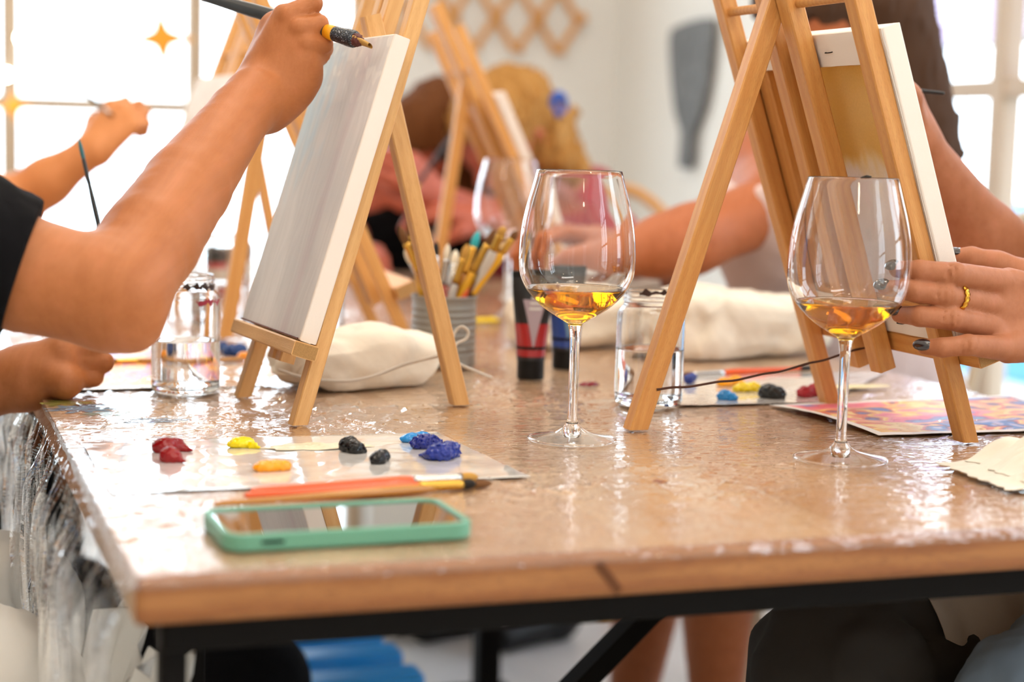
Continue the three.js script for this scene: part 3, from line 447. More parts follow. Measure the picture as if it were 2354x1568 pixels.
const jr = ground(1500, 940); jr.y = T + 0.0016; jr.add(V(0.002, 0, -0.015));
jar(jr, 0.0322, 0.108, 0.0262, 'glass jar of water behind the easel back leg', 0.054);
jar(V(0.485, T + 0.0016, -2.12), 0.034, 0.115, 0.027, 'cloudy water jar behind the pale easel', 0.06);
jar(V(0.40, T + 0.0016, -2.32), 0.034, 0.115, 0.027, 'water jar in front of the red paint tub', 0.05);
// paint traces on the jar necks
for (const [p, a0, a1, k, c, lab] of [[jl, -0.6, 0.9, 0.93, 0x3a2018, 'dark brown paint stain on the jar neck under the elbow'], [jl, -0.2, 0.8, 0.80, 0xb03a52, 'crimson paint stain on the jar shoulder under the elbow'], [jr, -1.2, 1.6, 0.985, 0x3a2420, 'dark paint stain round the rim of the jar behind the easel leg']]) solo('paint_stain', sheetGeo(40, 3, (u, v) => { const a = lerp(a0, a1, u) + 0.35, y = 0.11 * k + (v - 0.5) * 0.004 * (1 + n2(u * 9, k * 40)) + 0.002 * n2(u * 6, k * 9), r = k > 0.9 ? 0.0272 : 0.0322; return [p.x + r * Math.sin(a), p.y + y, p.z + r * Math.cos(a)]; }), paint(c, 0.5), lab, 'paint stain');
// ------------------------------------------------------------------ paint brushes
const brushMats = { black: std({ color: 0x14161a, roughness: 0.35 }), orange: phys({ color: 0xe05200, roughness: 0.3, clearcoat: 0.5 }), ochre: phys({ color: 0xb0741a, roughness: 0.3, clearcoat: 0.5 }), brown: std({ color: 0x6b3a16, roughness: 0.4 }), yellow: phys({ color: 0xe2a711, roughness: 0.3, clearcoat: 0.5 }), clear: phys({ color: 0xe9e4dc, roughness: 0.25, transmission: 0.35, thickness: 0 }), red: phys({ color: 0xc5301c, roughness: 0.3, clearcoat: 0.5 }) };
const bristle = { brown: std({ color: 0x6a4420, roughness: 0.9 }), black: std({ color: 0x1c1713, roughness: 0.9 }), white: std({ color: 0xeadfca, roughness: 0.9 }), gold: std({ color: 0xb98a3c, roughness: 0.8 }) };
M.brass = std({ color: 0xd0a24a, metalness: 1, roughness: 0.25 }); M.silver = std({ color: 0xc9c9c7, metalness: 1, roughness: 0.25 });
// from the butt of the handle to the tip; r is the thickest radius
function brush(butt, tip, r, handle, ferrule, hair, label, o = {}) {
  const L = butt.distanceTo(tip), g = thing(o.name ?? 'paint_brush', label, 'paint brush', butt.clone().lerp(tip, 0.5), o.group), fl = o.ferrule ?? 0.16, hl = o.hair ?? 0.09, h = L * (1 - fl - hl), rf = o.rf ?? r * 0.85, seg = o.seg ?? 20;
  const hnd = part('handle', along(lathe(smoothProfile([[0.0003, 0], [r * 0.42, L * 0.01], [r * 0.6, h * 0.25], [r * 0.85, h * 0.6], [r, h * 0.85], [rf * 0.95, h * 1.0]], 24).concat([[0, h]]), seg), butt, tip), handle, g);
  part('ferrule', along(lathe([[0, h - 0.0005], [rf, h - 0.0005], [rf * 1.04, h + L * fl * 0.15], [rf, h + L * fl * 0.2], [rf, h + L * fl * 0.9], [rf * 0.95, h + L * fl], [0, h + L * fl]], seg), butt, tip), ferrule, g);
  part('bristles', along(lathe(smoothProfile([[rf * 0.9, h + L * fl * 0.97], [rf * 1.05, h + L * (fl + hl * 0.35)], [rf * 0.75, h + L * (fl + hl * 0.75)], [0.0002, L]], 12), seg), butt, tip), hair, g);
  for (const [c, t0, t1, k] of o.bands ?? []) part('painted_band', along(lathe([[0, L * t0], [r * k, L * t0], [r * k, L * t1], [0, L * t1]], seg), butt, tip), c, hnd);
  return g;
}
// the three brushes lying in front of the palette, and the long one with them
const lift = (p, y) => { p.y = T + y; return p; };
const lying = 'brushes lying in front of the palette sheet';
brush(lift(ground(488, 1180), 0.006), lift(ground(1132, 1122), 0.0035), 0.0034, brushMats.ochre, M.brass, bristle.brown, 'long ochre-handled paint brush lying beside the phone', { group: lying, ferrule: 0.13, hair: 0.07 });
brush(lift(ground(560, 1160), 0.0062), lift(ground(1095, 1128), 0.005), 0.0042, brushMats.orange, M.brass, bristle.black, 'orange paint brush lying against the long ochre one', { group: lying, ferrule: 0.2, hair: 0.06 });
brush(lift(ground(575, 1148), 0.006), lift(ground(1100, 1112), 0.005), 0.0042, brushMats.orange, M.silver, bristle.gold, 'orange paint brush lying beside the paint-covered palette sheet', { group: lying, ferrule: 0.22, hair: 0.08 });
brush(lift(ground(1868, 858), 0.006), lift(ground(1560, 872), 0.004), 0.0042, brushMats.orange, M.silver, bristle.brown, 'orange paint brush lying behind the palette with six paints', { ferrule: 0.22, hair: 0.1, bands: [[brushMats.black, 0.0, 0.1, 0.8]] });
brush(lift(ground(560, 838), 0.006), lift(ground(235, 842), 0.0045), 0.0038, brushMats.ochre, M.brass, bristle.brown, 'ochre paint brush lying on the orange print');
// ------------------------------------------------------------------ the phone
{
  const c0 = ground(530, 1276), c1 = ground(1094, 1243), X = c1.clone().sub(c0).setY(0).normalize(), Zd = V(X.z, 0, -X.x), Lp = 0.1535, Wp = 0.079, org = c0.clone().addScaledVector(X, -0.002); org.y = T + 0.0014;
  const Q = (x, y, z) => org.clone().addScaledVector(X, x).add(V(0, y, 0)).addScaledVector(Zd, z), g = thing('smartphone', 'smartphone in a mint green case lying screen up', 'phone', Q(Lp / 2, 0, Wp / 2));
  const rr = (w, h, r) => { const s = new THREE.Shape(); s.moveTo(r, 0); s.lineTo(w - r, 0); s.absarc(w - r, r, r, -Math.PI / 2, 0); s.lineTo(w, h - r); s.absarc(w - r, h - r, r, 0, Math.PI / 2); s.lineTo(r, h); s.absarc(r, h - r, r, Math.PI / 2, Math.PI); s.lineTo(0, r); s.absarc(r, r, r, Math.PI, Math.PI * 1.5); return s; };
  const place = (geo, y) => { const m = new THREE.Matrix4().makeBasis(X, Zd, V(0, 1, 0)); m.setPosition(Q(0, y, 0)); return geo.applyMatrix4(m); };
  const shell = rr(Lp, Wp, 0.0125), hole = rr(Lp - 0.0046, Wp - 0.0046, 0.0105); hole.getPoints(); const hp = new THREE.Path(hole.getPoints(16).map((p) => new THREE.Vector2(p.x + 0.0023, p.y + 0.0023))); shell.holes.push(hp);
  const mint = phys({ color: 0x5f9c82, roughness: 0.45, clearcoat: 0.2, clearcoatRoughness: 0.4 });
  const cs = part('case', merge([place(new THREE.ExtrudeGeometry(shell, { depth: 0.0075, bevelEnabled: true, bevelSize: 0.0011, bevelThickness: 0.0014, bevelSegments: 4, curveSegments: 14 }), 0.0014), place(new THREE.ExtrudeGeometry(rr(Lp, Wp, 0.0125), { depth: 0.001, bevelEnabled: false, curveSegments: 14 }), 0.0004)]), mint, g);
  part('screen', place(new THREE.ExtrudeGeometry(rr(Lp - 0.0052, Wp - 0.0052, 0.0102), { depth: 0.0062, bevelEnabled: true, bevelSize: 0.0003, bevelThickness: 0.0003, bevelSegments: 2, curveSegments: 14 }).translate(0.0026, 0.0026, 0), 0.0024), phys({ color: 0x050506, roughness: 0.02, ior: 1.6, specularIntensity: 1, clearcoat: 1, clearcoatRoughness: 0.01 }), g);
  part('side_button', box(0.020, 0.034, 0.004, 0.0065, -0.0016, 0.0006, 0.0006).applyMatrix4(new THREE.Matrix4().makeBasis(X, V(0, 1, 0), Zd).setPosition(Q(0, 0, 0))), mint, cs);
}
// ------------------------------------------------------------------ palette sheets and paint
function paperSheet(name, corners, label, category, mat, o = {}) {      // corners on the table: four points in order
  const [a, b, c, d] = corners, th = 0.0004, geo = slabGeo(o.nu ?? 40, o.nv ?? 30, (u, v) => { const p = a.clone().lerp(b, u).lerp(d.clone().lerp(c, u), v); return [p.x, T + (o.y ?? 0.0022) + (o.curl ? o.curl(u, v) : 0) + 0.0003 * n2(u * 5 + a.x * 9, v * 5), p.z, u, v]; }, th);
  return solo(name, geo, mat, label, category);
}
const palMat = phys({ color: 0xe6e3e0, roughness: 0.12, clearcoat: 1, clearcoatRoughness: 0.03, specularIntensity: 1, bumpMap: (() => { const t = tex(256, 256, (u, v) => [128 + 60 * tile(u, v, 9, 2)], false); t.repeat.set(2, 2); return t; })(), bumpScale: 0.0006 });
paperSheet('palette_sheet', [V(0.133, T, -1.192), V(0.434, T, -1.192), V(0.423, T, -1.398), V(0.133, T, -1.398)], 'glossy white palette sheet dotted with paint in front of the pale easel', 'palette', palMat);
paperSheet('palette_sheet', [ground(1555, 938), ground(1900, 930), ground(2040, 858), ground(1570, 868)], 'white palette sheet with six paints behind the reddish easel', 'palette', palMat, { y: 0.0026 });
paperSheet('palette_sheet', [ground(395, 895), ground(640, 893), ground(640, 838), ground(420, 838)], 'white palette sheet beside the orange print and water jar', 'palette', palMat, { y: 0.0026 });
function blob(balls, color, label, o = {}) {       // heaps of paint: [px, py, r, height, stretchX]
  const list = []; for (const [px, py, r, h, dx = 0, dy = 0] of balls) { const p = ground(px, py); p.y = T + 0.0025 + h * 0.42; list.push(cap(p, dx || dy ? (() => { const q = ground(px + dx, py + dy); q.y = T + 0.003 + (o.tail ?? 0.0006); return q; })() : p.clone().add(V(0.0008, 0, 0)), Math.min(r, h * 0.62), dx || dy ? (o.tip ?? 0.0012) : Math.min(r, h * 0.62), 0.004)); if (r > h * 0.62) list.push(ell(p.clone().setY(T + 0.0025 + h * 0.35), r, h * 0.55, r * 0.8, 0.004)); }
  const lump = o.lump ?? 0.0005, F = field(list, 0.004), base = T + 0.0022;
  return solo('paint_blob', nets((x, y, z) => Math.max(F.f(x, y, z) + lump * n3(x * 210, y * 210, z * 210) + lump * 0.6 * n3(x * 480, y * 480, z * 480), base - y), F.lo.setY(base - 0.003), F.hi, o.cell ?? 0.0008), paint(color, o.rough ?? 0.16), label, 'paint', o.group);
}
blob([[378, 1046, 0.010, 0.011], [400, 1043, 0.008, 0.009], [402, 1042, 0.0065, 0.007, 38, 4]], 0x8c0810, 'crimson paint heap with a pulled tail on the glossy palette');
blob([[390, 1068, 0.0075, 0.010], [398, 1068, 0.005, 0.006, 26, 4]], 0x8c0810, 'smaller crimson paint heap in front of the larger crimson one');
blob([[546, 1034, 0.0085, 0.0065], [563, 1031, 0.008, 0.006], [578, 1036, 0.004, 0.004, 18, 3]], 0xf0d800, 'lemon yellow paint swirl on the glossy palette');
blob([[605, 1090, 0.008, 0.0065], [628, 1088, 0.0085, 0.0065], [650, 1087, 0.006, 0.006]], 0xf09a05, 'orange-yellow paint ring on the glossy palette');
blob([[802, 1044, 0.0075, 0.011], [818, 1048, 0.006, 0.008], [826, 1047, 0.004, 0.005, 12, 1]], 0x0b0c0f, 'black paint heap with a thin tail on the glossy palette');
blob([[868, 1072, 0.006, 0.008], [878, 1066, 0.005, 0.008]], 0x0c0d12, 'small black paint dab beside the dark blue heaps');
blob([[945, 1022, 0.0095, 0.0065], [968, 1018, 0.009, 0.006], [975, 1018, 0.005, 0.004, 16, 2]], 0x1f86cf, 'sky blue paint dollop behind the dark blue heaps', { lump: 0.0003 });
blob([[972, 1036, 0.011, 0.010], [990, 1034, 0.009, 0.009]], 0x10207a, 'lumpy dark blue paint heap against the sky blue dollop', { lump: 0.0012 });
blob([[1010, 1062, 0.012, 0.011], [1032, 1056, 0.009, 0.011], [990, 1060, 0.004, 0.004, -22, -3]], 0x122a86, 'lumpy royal blue paint heap near the palette edge', { lump: 0.0013 });
solo('paint_smear', slabGeo(60, 30, (u, v) => { const a = v * 6.2832, k = u * (1 + 0.35 * n2(Math.cos(a) * 2, Math.sin(a) * 2)), p = ground(732, 1034).add(V(0.037 * k * Math.cos(a), 0, 0.016 * k * Math.sin(a))); return [p.x, T + 0.0026 + 0.0009 * (1 - u * u) + 0.0004 * n2(p.x * 160, p.z * 260), p.z]; }, 0.0003), paint(0xe8dcc0, 0.2), 'cream white paint spread thin on the glossy palette', 'paint');
blob([[1665, 893, 0.009, 0.008], [1690, 890, 0.009, 0.009]], 0xf2a20c, 'orange-yellow paint heap behind the reddish easel', { lump: 0.001 });
blob([[1705, 905, 0.010, 0.008], [1730, 904, 0.008, 0.008]], 0xf2d200, 'yellow paint heap beside the orange-yellow one', { lump: 0.001 });
blob([[1664, 925, 0.007, 0.009], [1680, 926, 0.006, 0.007]], 0x1f7fc4, 'sky blue paint dab in front of the yellow heap', { lump: 0.0008 });
blob([[1765, 920, 0.010, 0.013], [1785, 922, 0.0085, 0.011]], 0x101012, 'large black paint heap between yellow and crimson', { lump: 0.0009 });
blob([[1850, 918, 0.009, 0.010], [1872, 916, 0.008, 0.012]], 0x9c0f22, 'crimson paint heap by the foot of the reddish easel', { lump: 0.0009 });
blob([[1582, 888, 0.005, 0.012], [1590, 885, 0.005, 0.013]], 0x17358c, 'dark blue paint dab beside the water jar', { lump: 0.0008 });
solo('paint_smear', slabGeo(30, 16, (u, v) => { const a = v * 6.2832, p = ground(1950, 897).add(V(0.05 * u * Math.cos(a), 0, 0.014 * u * Math.sin(a))); return [p.x, T + 0.0038 + 0.0006 * (1 - u * u), p.z]; }, 0.0004), paint(0xf0e2b0, 0.2), 'pale yellow paint smear behind the reddish easel', 'paint');
blob([[532, 822, 0.010, 0.012], [550, 818, 0.009, 0.011], [510, 812, 0.008, 0.010]], 0x123a78, 'dark blue paint heap beside the lying ochre brush', { lump: 0.001, cell: 0.0012 });
blob([[560, 832, 0.008, 0.008], [585, 832, 0.008, 0.007]], 0xf0920c, 'orange paint dab beside the dark blue heap', { cell: 0.0012 });
blob([[1345, 893, 0.008, 0.003], [1362, 892, 0.007, 0.003]], 0x7c1020, 'dried crimson paint spot behind the wine glass stem', { cell: 0.0012 });
blob([[1105, 745, 0.014, 0.006], [1130, 744, 0.013, 0.006]], 0xf0cf08, 'yellow paint dab between the brush tin and the red tube', { cell: 0.0015 });
// ------------------------------------------------------------------ prints
function artTex(seed, pal) {        // an abstract print: flowing bands of colour inside a white border
  const w = 512, h = 384; return tex(w, h, (u, v) => {
    if (u < 0.035 || u > 0.965 || v < 0.05 || v > 0.95) return [244, 240, 234];
    const wx = 0.35 * fbm2(u * 2.2 + seed, v * 2.2, 3), wy = 0.35 * fbm2(u * 2.2 - seed, v * 2.2 + 7, 3), t = (fbm2((u + wx) * 0.9 + seed * 2, (v + wy) * 1.5, 2) * 0.95 + 0.5), k = clamp(t, 0, 0.999) * (pal.length - 1), i = Math.floor(k), f = sstep(0.25, 0.75, k - i), s = 9 * n2(u * 30, v * 70), dark = Math.pow(clamp(n2((u + wx) * 9, (v + wy) * 26 + seed), 0, 1), 3) * 90 * sstep(0.55, 0.35, v);
    return pal[i].map((c, q) => lerp(c, pal[i + 1][q], f) + s - dark);
  });
}
const printR = std({ map: artTex(3, [[60, 110, 190], [110, 170, 205], [150, 120, 180], [236, 110, 130], [244, 150, 150], [246, 190, 90], [250, 214, 130], [228, 120, 80], [120, 80, 120], [80, 130, 200], [200, 190, 220]]), roughness: 0.35 });
paperSheet('art_print', [ground(2020, 1008), ground(2560, 992), ground(2330, 914), ground(1768, 938)], 'colourful abstract print with a white border beside the napkin', 'print', printR, { y: 0.003, curl: (u, v) => 0.004 * Math.pow(Math.max(0, 0.35 - u) / 0.35, 2) * (1 - v) * v * 4 });
const printL = std({ map: artTex(8, [[236, 120, 90], [245, 160, 70], [250, 180, 80], [150, 110, 170], [230, 120, 110], [252, 200, 60], [240, 130, 60]]), roughness: 0.35 });
paperSheet('art_print', [ground(105, 906), ground(372, 898), ground(450, 800), ground(200, 806)], 'orange and yellow abstract print under the resting fist', 'print', printL, { y: 0.003 });
// ------------------------------------------------------------------ the napkin: a folded stack of tissue
{
  const c = V(0.853, T + 0.002, -1.108), a = 0.12, tissue = phys({ color: 0xfaf3e4, roughness: 0.95, bumpMap: scaled(speck, 0.01, 0.01), bumpScale: 0.0004, transmission: 0.12, thickness: 0 }), g = thing('paper_napkin', 'crumpled cream paper napkin at the table edge', 'napkin', c);
  const R = (x, z) => V(c.x + x * Math.cos(a) - z * Math.sin(a), 0, c.z + x * Math.sin(a) + z * Math.cos(a));
  for (const [k, w, d, y0, ph] of [[0, 0.185, 0.11, 0.003, 1], [1, 0.165, 0.10, 0.014, 5], [2, 0.15, 0.09, 0.026, 9]]) part('tissue_layer', slabGeo(50, 36, (u, v) => {
    const x = (u - 0.5) * w + 0.004 * n2(v * 6 + ph, k), z = (v - 0.5) * d + 0.004 * n2(u * 6, ph), q = R(x + k * 0.012, z), e = sstep(0, 0.22, u) , roll = k === 2 ? Math.sin(Math.min(1, u * 3.2) * Math.PI * 0.5) : e;
    return [q.x, T + 0.0028 + y0 * (0.25 + 0.75 * roll) + 0.010 * Math.max(0, n2(u * 2 + ph, v * 2)) * e + 0.0012 * n2(u * 7 + ph, v * 6) * e + (k ? 0.014 * Math.sin(v * Math.PI) * roll * (k === 2 ? 1.5 : 0.6) : 0), q.z, u * w, v * d];
  }, 0.0008), tissue, g);
  part('fold', slabGeo(40, 18, (u, v) => { const th = v * Math.PI * 1.15 - 0.4, q = R(-0.062 + u * 0.14, 0.036 + 0.012 * Math.cos(th) + 0.004 * n2(u * 5, 3)); return [q.x, T + 0.015 + 0.010 * Math.sin(th) + 0.003 * n2(u * 4, v) + 0.006 * sstep(0, 0.5, u), q.z, u * 0.14, v * 0.03]; }, 0.0008), tissue, g);
}
// ------------------------------------------------------------------ cotton bags
function bagGeo(c, ax, lx, ly, lz, seed, o = {}) {   // a soft rolled bag: a rounded box with folds, resting on the table
  const e = o.e ?? 0.45, sp = (w, m) => Math.sign(Math.cos(w)) * Math.pow(Math.abs(Math.cos(w)), m), ss = (w, m) => Math.sign(Math.sin(w)) * Math.pow(Math.abs(Math.sin(w)), m);
  return sheetGeo(120, 60, (u, v) => {
    const w = u * Math.PI * 2, t = (v - 0.5) * Math.PI, x = lx * sp(t, e) * sp(w, e), y = ly * ss(t, e * 1.3), z = lz * sp(t, e) * ss(w, e);
    const f = 1 + 0.09 * n3(x * 14 + seed, y * 18, z * 14) + 0.05 * n3(x * 30, y * 34 + seed, z * 30) + (o.fold ?? 0.06) * Math.pow(ridge(n3(x * 8 + seed, y * 22 - x * 10, z * 9)), 4), yy = Math.max(-ly * 0.92, y * (f + (o.shape ? o.shape(x / lx, z / lz) : 0)));
    return [c.x + x * f * Math.cos(ax) + z * f * Math.sin(ax), c.y + ly * 0.93 + yy, c.z - x * f * Math.sin(ax) + z * f * Math.cos(ax), x + y, z + y];
  });
}
{
  const c = ground(815, 905); c.y = T + 0.002; c.add(V(0.012, 0, -0.048));
  const g = thing('cotton_bag', 'rolled cream cotton bag with a drawstring under the pale easel', 'bag', c);
  part('fabric', bagGeo(c, 0.34, 0.084, 0.0275, 0.044, 3, { e: 0.55, shape: (x, z) => 0.22 * Math.exp(-Math.pow((x - 0.45) / 0.5, 2)) - 0.10 * sstep(0.2, -1, x) }), M.cotton, g);
  const K = (px, py, d) => at(px, py, d);
  part('drawstring', tube([K(640, 850, 1.655), K(690, 866, 1.648), K(745, 874, 1.645), K(800, 876, 1.645), K(860, 864, 1.65), K(930, 838, 1.655), K(1010, 818, 1.662), K(1035, 812, 1.67), K(1050, 790, 1.675), K(1072, 778, 1.68), K(1076, 762, 1.68), K(1062, 751, 1.68), K(1047, 762, 1.68), K(1040, 790, 1.675), K(1050, 830, 1.672), K(1090, 852, 1.69), K(1130, 868, 1.72)], 0.0016, 160, 8), M.cord, g);
}
{ const c = V(0.80, T + 0.003, -1.905); const g = thing('cotton_bag', 'large cream cotton bag lying behind the water jar', 'bag', c); part('fabric', bagGeo(V(0.935, T + 0.003, -1.89), 0.2, 0.115, 0.036, 0.06, 21, { shape: (x, z) => 0.35 * Math.exp(-Math.pow((x + 0.5) / 0.5, 2)) }), M.cotton, g); }
{ const c = V(0.76, T + 0.003, -2.02); const g = thing('cotton_bag', 'cream cotton bag lying behind the wine glass stem', 'bag', c); part('fabric', bagGeo(V(0.775, T + 0.003, -2.0), 0.2, 0.075, 0.032, 0.05, 33), M.cotton, g); }
{ const g = thing('white_cloth', 'crumpled white cloth heaped beyond the cotton bags', 'cloth', V(0.95, T + 0.003, -2.35)); part('fabric', bagGeo(V(0.93, T + 0.003, -2.35), 0.1, 0.10, 0.03, 0.06, 44, { fold: 0.12 }), M.whiteCloth, g); }
// ------------------------------------------------------------------ paint tubes standing on their caps
function paintTube(px, py, h, color, label, gl) {
  const p = ground(px, py); p.y = T + 0.0018; const w = 0.0215, g = thing('paint_tube', label, 'paint tube', p), ch = 0.021, X = CR.clone().setY(0).normalize(), Zd = V(0, 1, 0).cross(X).negate();
  const body = (y0, y1, grow, n = 20) => sheetGeo(48, n, (u, v) => { const y = lerp(y0, y1, v), t = (y - ch) / (h - ch), a = u * Math.PI * 2, rx = lerp(0.0150, w, sstep(0, 1, t)) + grow, rz = lerp(0.0150, 0.0012, Math.pow(clamp(t, 0, 1), 1.1)) + grow, q = p.clone().addScaledVector(X, rx * Math.cos(a)).addScaledVector(Zd, rz * Math.sin(a)); return [q.x, p.y + y, q.z, u, v]; });
  part('cap', lathe([[0, 0], [0.0135, 0], [0.0142, 0.0008], [0.0142, ch - 0.001], [0.0135, ch], [0, ch]], 36).translate(p.x, p.y, p.z), M.black, g);
  const tb = part('body', body(ch - 0.001, h, 0), std({ color: 0x111013, roughness: 0.35 }), g);
  part('colour_label', body(ch + 0.003, ch + (h - ch) * 0.43, 0.0004), phys({ color, roughness: 0.3, clearcoat: 0.4 }), tb);
  part('label_stripe', body(ch + 0.0105, ch + 0.0135, 0.0007, 3), M.black, tb);
  const front = (a, y, grow) => { const t = (y - ch) / (h - ch), rx = lerp(0.0150, w, sstep(0, 1, t)) + grow, rz = lerp(0.0150, 0.0012, Math.pow(clamp(t, 0, 1), 1.1)) + grow; return p.clone().addScaledVector(X, a * rx).addScaledVector(Zd, -rz * Math.sqrt(Math.max(0, 1 - a * a))).setY(p.y + y); };
  const sgn = front(0, h * 0.5, 0).distanceTo(EYE) < p.distanceTo(EYE) ? 1 : -1;
  const F2 = (a, y, gr) => { const q = front(a, y, gr); if (sgn < 0) { const d = q.clone().sub(p); d.addScaledVector(Zd, -2 * d.dot(Zd)); return p.clone().add(d).setY(q.y); } return q; };
  part('wedge_mark', slabGeo(10, 20, (u, v) => { const y = lerp(ch + 0.014, ch + (h - ch) * 0.72, v), a = 0.12 + (u - 0.5) * lerp(0.12, 1.15, v); const q = F2(clamp(a, -0.98, 0.98), y, 0.0011); return [q.x, q.y, q.z]; }, 0.0003), phys({ color: gl, roughness: 0.4 }), tb);
  for (let i = 0; i < 4; i++) part('print_line', slabGeo(14, 2, (u, v) => { const y = ch + (h - ch) * (0.60 + i * 0.065) + v * 0.0022, a = lerp(-0.15 + 0.05 * i, 0.45 - 0.05 * i, u), q = F2(a, y, 0.0014); return [q.x, q.y, q.z]; }, 0.0002), std({ color: 0xcfcfcd, roughness: 0.6 }), tb);
  part('crimp', bar(p.clone().addScaledVector(X, -w - 0.0004).setY(p.y + h + 0.002), p.clone().addScaledVector(X, w + 0.0004).setY(p.y + h + 0.002), 0.007, 0.003, V(0, 1, 0)), M.black, g);
}
paintTube(1219, 874, 0.107, 0x9a0a12, 'red paint tube standing on its black cap by the wine glass', 0xa08f98);
paintTube(1298, 850, 0.107, 0x123a86, 'blue paint tube standing behind the red tube', 0x5c7f9c);
// ------------------------------------------------------------------ the tin of brushes
{
  const p = ground(1018, 845); p.y = T + 0.0018; const r = 0.0355, h = 0.078, prof = [[0, 0.001], [r * 0.96, 0.001], [r, 0.003]]; for (let i = 0; i <= 60; i++) { const y = 0.006 + (h - 0.012) * i / 60; prof.push([r - 0.0006 + 0.0006 * Math.cos(i / 60 * Math.PI * 2 * 9) * sstep(0, 8, i) * sstep(60, 52, i), y]); } prof.push([r + 0.0006, h - 0.002], [r + 0.0008, h], [r - 0.0004, h], [r - 0.0014, h - 0.004], [r - 0.0014, 0.004], [0, 0.004]);
  const g = thing('tin_can', 'ribbed tin can holding a bundle of paint brushes', 'tin can', p); part('can', lathe(prof, 64).translate(p.x, p.y, p.z), M.tin, g);
  const kinds = [['ochre', 'brass', 'brown', 'ochre-handled'], ['orange', 'silver', 'white', 'orange-handled'], ['yellow', 'brass', 'brown', 'yellow-handled'], ['brown', 'silver', 'black', 'brown-handled'], ['red', 'silver', 'white', 'red-handled'], ['clear', 'brass', 'gold', 'clear-handled']];
  // [pixel of the tip, kind, label detail]: the brushes stand hair up
  const tips = [[938, 500, 2, 'with brown hair leaning furthest towards the pale easel'], [918, 520, 0, 'leaning out behind the easel leg'], [952, 530, 2, 'short and upright behind the easel leg'], [930, 575, 1, 'with a white ferrule leaning towards the pale canvas'], [985, 520, 0, 'with dark hair hidden behind the easel leg'], [1003, 555, 3, 'upright beside the easel leg'], [1030, 560, 4, 'with a pale tip in the middle of the bundle'], [1048, 575, 1, 'with a silvery ferrule in the middle of the bundle'], [1075, 560, 5, 'with a pale ferrule in the middle of the bundle'], [1100, 530, 0, 'with a teal paint tip'], [1140, 525, 2, 'fanned out towards the empty wine glass'], [1160, 520, 5, 'with straw hair fanned out towards the empty wine glass'], [1175, 545, 0, 'leaning widest over the red tube'], [1190, 530, 2, 'with yellow paint on its hair beside the wine bowl'], [1150, 570, 3, 'low in the fan over the red tube'], [1060, 600, 4, 'half hidden among the longer ones'], [1120, 560, 1, 'with a white tip in the fan'], [965, 560, 3, 'with a brass ferrule close to the easel leg']];
  const rr = lcg(77), teal = std({ color: 0x1aa0a8, roughness: 0.5 });
  tips.forEach(([px, py, k, lab], i) => {
    const [hm, fm, bm, word] = kinds[k], mid = at(1018 + (px - 1018) * 0.28, 690, P_depth(p)), tip = at(px, py, P_depth(p) + (rr() - 0.5) * 0.05), dir = tip.clone().sub(mid).normalize(); const hz = V(tip.x - p.x, 0, tip.z - p.z), rim = p.clone().add(V(0, 0.078, 0)).addScaledVector(hz.clone().normalize(), Math.min(hz.length() * 0.45, r * 0.78)).add(V((rr() - 0.5) * 0.014, 0, (rr() - 0.5) * 0.014)), top = tip, d2 = rim.clone().sub(top).normalize(); let len = 0; for (; len < 0.072; len += 0.001) { const q = rim.clone().addScaledVector(d2, len); if (q.y < p.y + 0.006 || Math.hypot(q.x - p.x, q.z - p.z) > r - 0.006) break; } const butt = rim.clone().addScaledVector(d2, len);
    brush(butt, top, 0.0042 + rr() * 0.0016, brushMats[hm], M[fm], i === 9 ? teal : bristle[bm], word + ' brush in the tin ' + lab, { group: 'brushes standing in the tin', seg: 12, ferrule: 0.22, hair: 0.13 });
  });
}
function P_depth(p) { return p.clone().sub(EYE).dot(CF); }
// ------------------------------------------------------------------ tubs of paint at the far end
function tub(x, z, r, h, color, label, lidColor) { const g = thing('paint_tub', label, 'tub', V(x, T + 0.002, z)); part('body', lathe(smoothProfile([[r * 0.9, 0], [r * 0.95, h * 0.1], [r, h * 0.9], [r, h]], 16).concat([[0, h]]), 32).translate(x, T + 0.002, z), phys({ color, roughness: 0.35, clearcoat: 0.4 }), g); part('lid', lathe([[0, h], [r * 1.04, h], [r * 1.04, h + 0.018], [r * 0.98, h + 0.022], [0, h + 0.022]], 32).translate(x, T + 0.002, z), lidColor, g); part('label', lathe([[r * 0.97, h * 0.25], [r * 1.005, h * 0.26], [r * 1.01, h * 0.8], [r * 0.99, h * 0.82]], 32).translate(x, T + 0.002, z), std({ color: 0xd8cfc0, roughness: 0.7 }), g); }
tub(0.455, -2.72, 0.028, 0.05, 0xc41218, 'red paint tub with a black lid beyond the jars', M.black); tub(0.52, -2.86, 0.026, 0.05, 0xb98a5a, 'tan paint tub beside the red one', M.beigeCloth); tub(0.62, -2.75, 0.03, 0.06, 0x2a2730, 'dark paint tub behind the pale easel', M.black);
